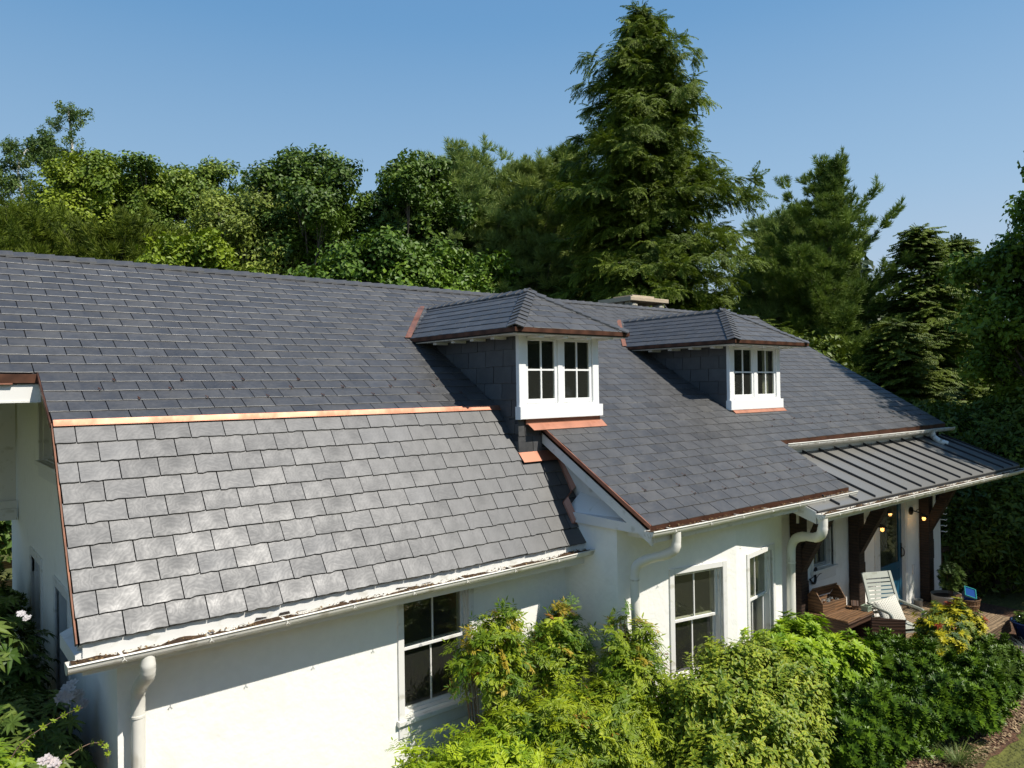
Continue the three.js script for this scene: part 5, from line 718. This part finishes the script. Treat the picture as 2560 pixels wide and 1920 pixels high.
shrub('nandina_shrub', 'broad bright nandina mass in the foreground centre', { seed: 105, x: -.62, z: 5.0, geo: nandG, color: (r, d, p) => r() < .005 ? [.40, .20, .03] : mixc([.10, .18, .008], [.38, .44, .012], r()), group: nand, keep: keepFront, stems: 10, domes: [[0, .82, .1, .62, .66, .5, 1500], [.45, 1.02, .15, .42, .42, .4, 650], [-.4, .9, -.2, .4, .55, .35, 600], [.95, .7, .25, .4, .5, .35, 420]] });
shrub('weigela_shrub', 'variegated cream-edged shrub below the bay windows', { seed: 106, depth: .6, x: 1.05, z: 5.75, geo: varG, color: (r, d, p) => { const k = r(); return mixc([.13, .20, .02], [.38, .42, .05], Math.min(1, Math.max(0, .5 + r.g() * .5))); }, stems: 12, domes: [[0, .80, .1, .62, .74, .55, 1500], [.55, .84, .2, .55, .64, .5, 1150], [-.35, .98, -.1, .4, .62, .4, 700], [.12, 1.38, -.1, .34, .40, .28, 300], [.62, 1.32, -.05, .34, .36, .28, 300], [1.1, .92, .1, .42, .52, .35, 520], [-.62, .55, .25, .35, .5, .35, 520], [.3, .5, .45, .6, .5, .35, 900]], ts: 1.08 });
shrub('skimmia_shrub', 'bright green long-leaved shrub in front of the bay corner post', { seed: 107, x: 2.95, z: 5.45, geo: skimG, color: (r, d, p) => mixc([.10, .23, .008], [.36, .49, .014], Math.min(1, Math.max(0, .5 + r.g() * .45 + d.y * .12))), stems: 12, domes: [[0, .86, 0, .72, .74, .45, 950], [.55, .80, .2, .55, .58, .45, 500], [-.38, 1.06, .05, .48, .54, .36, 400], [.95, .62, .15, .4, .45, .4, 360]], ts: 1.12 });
const dark = 'dark evergreen hedge shrubs';
const laurC = (r, d, p) => mixc([.032, .075, .008], [.14, .24, .014], Math.min(1, Math.max(0, .42 + r.g() * .5)));
shrub('laurel_shrub', 'dark glossy evergreen shrub left of the grass tuft in the foreground', { seed: 108, x: 3.05, z: 6.35, geo: laurG, mat: mGloss, color: laurC, group: dark, ts: 1.3, stems: 10, domes: [[0, .50, 0, .78, .52, .5, 1140], [-.75, .42, .0, .5, .45, .45, 480]] });
shrub('laurel_shrub', 'dark evergreen shrub directly in front of the cabinet table', { seed: 109, x: 4.35, z: 5.95, geo: laurG, mat: mGloss, color: laurC, group: dark, ts: 1.3, stems: 10, domes: [[0, .5, 0, .7, .55, .4, 900], [.55, .5, .1, .55, .5, .4, 540], [-.1, .95, -.15, .12, .25, .12, 40], [.45, .9, -.2, .2, .22, .14, 60]] });
shrub('laurel_shrub', 'dark evergreen shrub beside the mulch and lawn at the right', { seed: 110, x: 4.55, z: 6.55, geo: laurG, mat: mGloss, color: laurC, group: dark, ts: 1.3, stems: 10, domes: [[0, .42, 0, .75, .45, .40, 900], [.75, .42, .0, .55, .42, .38, 540], [.45, .36, .28, .75, .4, .28, 520]] });
shrub('laurel_shrub', 'dark evergreen shrub at the right edge in front of the blue planter', { seed: 111, x: 6.2, z: 6.45, geo: laurG, mat: mGloss, color: (r, d, p) => mixc(laurC(r, d, p), [.09, .13, .03], r() * .5), group: dark, ts: 1.3, stems: 10, domes: [[0, .38, 0, .7, .42, .38, 720], [.7, .34, -.05, .5, .36, .34, 420], [-.2, .32, .3, .6, .36, .25, 360]] });
shrub('pieris_shrub', 'yellow-tipped evergreen shrub in front of the porch floor', { seed: 112, x: 6.15, z: 6.02, geo: piG, color: (r, d, p) => { const k = r(); return k < .015 ? [.32, .06, .02] : k < .45 ? [.52, .47, .015] : k < .62 ? [.22, .27, .03] : mixc([.045, .10, .015], [.13, .19, .03], r()); }, stems: 10, domes: [[0, .74, 0, .62, .5, .36, 950], [.45, .72, .0, .46, .44, .32, 520], [-.35, .66, .05, .38, .4, .3, 340]] });
// rhododendron in the shade of the house, and flowering sprays in the near left corner
const petal = (() => { const r = RNG(30), mb = new MB(); for (let f = 0; f < 7; f++) { const a = f * .9, fc = V3(Math.cos(a) * .045 * (f ? 1 : 0), .02 + r() * .02, Math.sin(a) * .045 * (f ? 1 : 0)); for (let k = 0; k < 5; k++) { const b = k * 1.2566 + f, d = V3(Math.cos(b), .45, Math.sin(b)).normalize(); leaf(mb, fc, d, V3(-d.x * .4, 1, -d.z * .4), .042, .034, [1, 1, 1], { fine: true, droop: .1, fold: .15 }); } } return mb.geo(); })();
const petalMat = leafMat([.66, .62, .60], { tr: .35, rough: .7 });
function blooms(g, list, r, col = [1, 1, 1]) { const put = new Put(); for (const [x, y, z, s] of list) put.add(V3(x, y, z), V3(r.g() * .4 - .1, 1, .5 + r.g() * .3), 'y', r() * 6, s, mixc(col, [1, .92, .93], r() * .7)); put.build('flowers', petal, petalMat, g); }
const rhoC = (r, d, p) => mixc([.05, .10, .018], [.14, .19, .04], r());
{
  const a = shrub('rhododendron_shrub', 'dark shaded rhododendron with pale blossoms against the end wall', { seed: 120, x: -5.35, z: 1.6, geo: rhoG, mat: mGloss, color: rhoC, stems: 10, keep: (x, y, z) => x < WXL - .06, domes: [[0, 1.2, 0, .85, 1.25, 1.0, 1300], [.1, .8, 1.2, .7, .95, .8, 900], [.4, 1.35, 1.55, .42, .8, .7, 500], [-.2, 1.1, -1.6, .8, 1.2, .9, 800]] });
  blooms(a, [[.72, 2.08, 1.6, 1.0], [.77, 1.98, 1.55, .9], [.64, 2.04, 1.72, 1.0], [.82, 1.88, 1.5, .8], [.3, 1.9, 1.6, 1.0], [.1, 2.2, 1.2, 1.0]], RNG(6));
  const h = shrub('holly_shrub', 'fine-leaved shaded shrub by the lower windows of the end wall', { seed: 121, x: -5.0, z: -.9, geo: laurG, mat: mGloss, color: (r) => mixc([.05, .10, .015], [.14, .20, .03], r()), stems: 9, keep: (x, y, z) => x < WXL - .06, domes: [[0, 1.3, 0, .5, 1.15, .7, 1000], [-.1, 1.1, -1.3, .6, 1.2, .8, 800]] });
  const n = shrub('azalea_shrub', 'sunlit green spray with white blossom in the lower left corner', { seed: 122, x: -5.35, z: 5.6, geo: whorl(27, 6, .075, .034, { up: .4, tiers: 2, droop: .3 }), color: (r) => mixc([.12, .22, .012], [.34, .45, .025], r()), stems: 8, domes: [[-.02, 2.36, 0, .22, .32, .22, 95], [-.25, 2.2, .05, .3, .5, .3, 120], [-.1, 1.3, 0, .4, .8, .35, 160]], extra: (put, parts, r) => { for (const [p, q] of [[[[.02, 2.5, 0], [.12, 2.66, -.02], [.25, 2.72, -.05], [.36, 2.755, -.06], [.43, 2.765, -.06]], 7], [[[.18, 2.45, .03], [.34, 2.53, 0], [.47, 2.56, -.02], [.54, 2.52, -.02], [.55, 2.42, -.02]], 6], [[[.05, 2.5, .05], [.1, 2.6, .05], [.16, 2.68, .02]], 5]]) { parts.push(tube(p, t => .005 - .0035 * t, 20, 5)); const c = new THREE.CatmullRomCurve3(p.map(a2 => V3(...a2))); for (let k = 0; k < q; k++) put.add(c.getPoint(.25 + .75 * k / q), rv(r).add(V3(0, .2, .5)), 'y', r() * 6, .32, [.3, .4, .03]); } } });
  blooms(n, [[.26, 2.53, .05, .5], [.23, 2.55, .04, .5], [.28, 2.51, .04, .45]], RNG(7));
  const m = shrub('rhododendron_shrub', 'half-lit rhododendron branch with blush flowers at the left edge', { seed: 123, x: -5.5, z: 4.15, geo: rhoG, mat: mGloss, color: rhoC, stems: 7, domes: [[.2, 2.78, 0, .2, .3, .2, 36], [-.1, 2.3, -.1, .35, .55, .3, 110], [-.1, 1.2, -.1, .5, .9, .4, 200]] });
  blooms(m, [[.42, 3.03, .05, .42], [.46, 2.99, .03, .4]], RNG(8));
}
// grass tufts
function grassTuft(name, label, x, z, n, h, spread, cA, cB, seed, group) { const r = RNG(seed), mb = new MB(); for (let i = 0; i < n; i++) { const a = r() * 6.28, o = V3(Math.cos(a) * spread * .35 * r(), 0, Math.sin(a) * spread * .35 * r()), d = V3(Math.cos(a) * .55, 1, Math.sin(a) * .55).add(rv(r).multiplyScalar(.2)).normalize(); const c = mixc(cA, cB, r()), L2 = h * r.r(.6, 1.15); let p0 = o, prev = null; const s = V3(-Math.sin(a), 0, Math.cos(a)).multiplyScalar(.0035); const pts = []; for (let k = 0; k <= 4; k++) { const t = k / 4; pts.push(o.clone().addScaledVector(d, L2 * t).add(V3(Math.cos(a) * spread * t * t * .6, -L2 * .35 * t * t, Math.sin(a) * spread * t * t * .6))); } for (let k = 0; k < 4; k++) { const w0 = 1 - k / 4.2, w1 = 1 - (k + 1) / 4.2, A = pts[k].clone().addScaledVector(s, w0).toArray(), B = pts[k].clone().addScaledVector(s, -w0).toArray(), C = pts[k + 1].clone().addScaledVector(s, w1).toArray(), D = pts[k + 1].clone().addScaledVector(s, -w1).toArray(); mb.tri(A, B, C, c); mb.tri(B, D, C, c); } } const m = mesh(name, mb.geo(), mLeaf); m.position.set(x, 0, z); tag(m, label, 'grass', group); return m; }
grassTuft('grass_tuft', 'arching green grass tuft at the edge of the mulch', 4.02, 6.92, 260, .42, .34, [.08, .14, .03], [.2, .25, .06], 131);
grassTuft('lavender_clump', 'blue-grey wispy clump below the blue planter', 7.75, 6.35, 300, .55, .3, [.10, .15, .15], [.2, .26, .26], 132, 'blue-grey clumps by the porch');
grassTuft('lavender_clump', 'blue-grey wispy clump at the right edge of the picture', 8.4, 6.5, 300, .5, .3, [.10, .15, .15], [.2, .26, .26], 133, 'blue-grey clumps by the porch');
shrub('potted_plant', 'green plant spilling from the cobalt blue planter', { seed: 140, cat: 'plant', x: 9.55, z: 6.12, geo: skimG, color: (r) => mixc([.06, .12, .02], [.14, .2, .03], r()), stems: 4, ts: .6, domes: [[0, .4, 0, .25, .14, .25, 160]] });
shrub('potted_plant', 'dark leafy plant growing from the grey tub at the wall corner', { seed: 141, cat: 'plant', x: 9.75, z: 4.74, geo: laurG, color: (r) => mixc([.05, .10, .015], [.13, .19, .03], r()), stems: 6, domes: [[.05, .78, 0, .26, .34, .2, 200]] });

// ------------------------------------------------------------------ fences
{
  const f = grp('board_fence'); tag(f, 'dark weathered board fence behind the thicket on the right', 'fence'); const w = std([.07, .06, .05], .9); for (let i = 0; i < 26; i++) mesh('board', cbox(13.2 + i * .15, 13.34 + i * .15, 0, 1.75 + (i % 3) * .012, 1.2, 1.222, .004), w, f); mesh('rail', box(13.2, 17.1, .4, .49, 1.16, 1.199), w, f); mesh('rail', box(13.2, 17.1, 1.3, 1.39, 1.16, 1.199), w, f);
  const p = grp('rail_fence'); tag(p, 'short grey post and rail fence beside the porch end', 'fence'); mesh('post', cbox(12.75, 12.86, 0, 1.22, 4.15, 4.26, .01), greyWood, p); mesh('post', cbox(11.35, 11.46, 0, 1.15, 3.85, 3.96, .01), greyWood, p); for (const y of [.35, .95]) mesh('rail', prism([[11.4, y, 3.965], [12.8, y + .05, 4.265], [12.8, y + .15, 4.265], [11.4, y + .1, 3.965]], [-.006, 0, .03]), greyWood, p);
  const q = grp('paling_fence'); tag(q, 'sunlit timber rail fence beyond the open bay at the far left', 'fence'); const pw = std([.42, .33, .22], .9, { map: woodMap }); for (let i = 0; i < 5; i++) mesh('rail', cbox(-9, -1, .35 + i * .42, .52 + i * .42, -9.4, -9.36, .006), pw, q); for (let i = 0; i < 5; i++) mesh('post', cbox(-8.8 + i * 1.9, -8.68 + i * 1.9, 0, 2.3, -9.355, -9.25, .008), pw, q);
  shrub('climbing_vine', 'sunlit green climber on the fence at the far left', { seed: 150, cat: 'plant', x: -5.0, z: -9.0, geo: twigs[1], color: (r) => mixc(MG, YG, r()), stems: 5, domes: [[0, 1.6, 0, 1.6, 1.2, .35, 260], [-1.5, 2.2, -.6, 1.6, 1.4, .6, 200]] });
}
renderer.render(scene, camera);
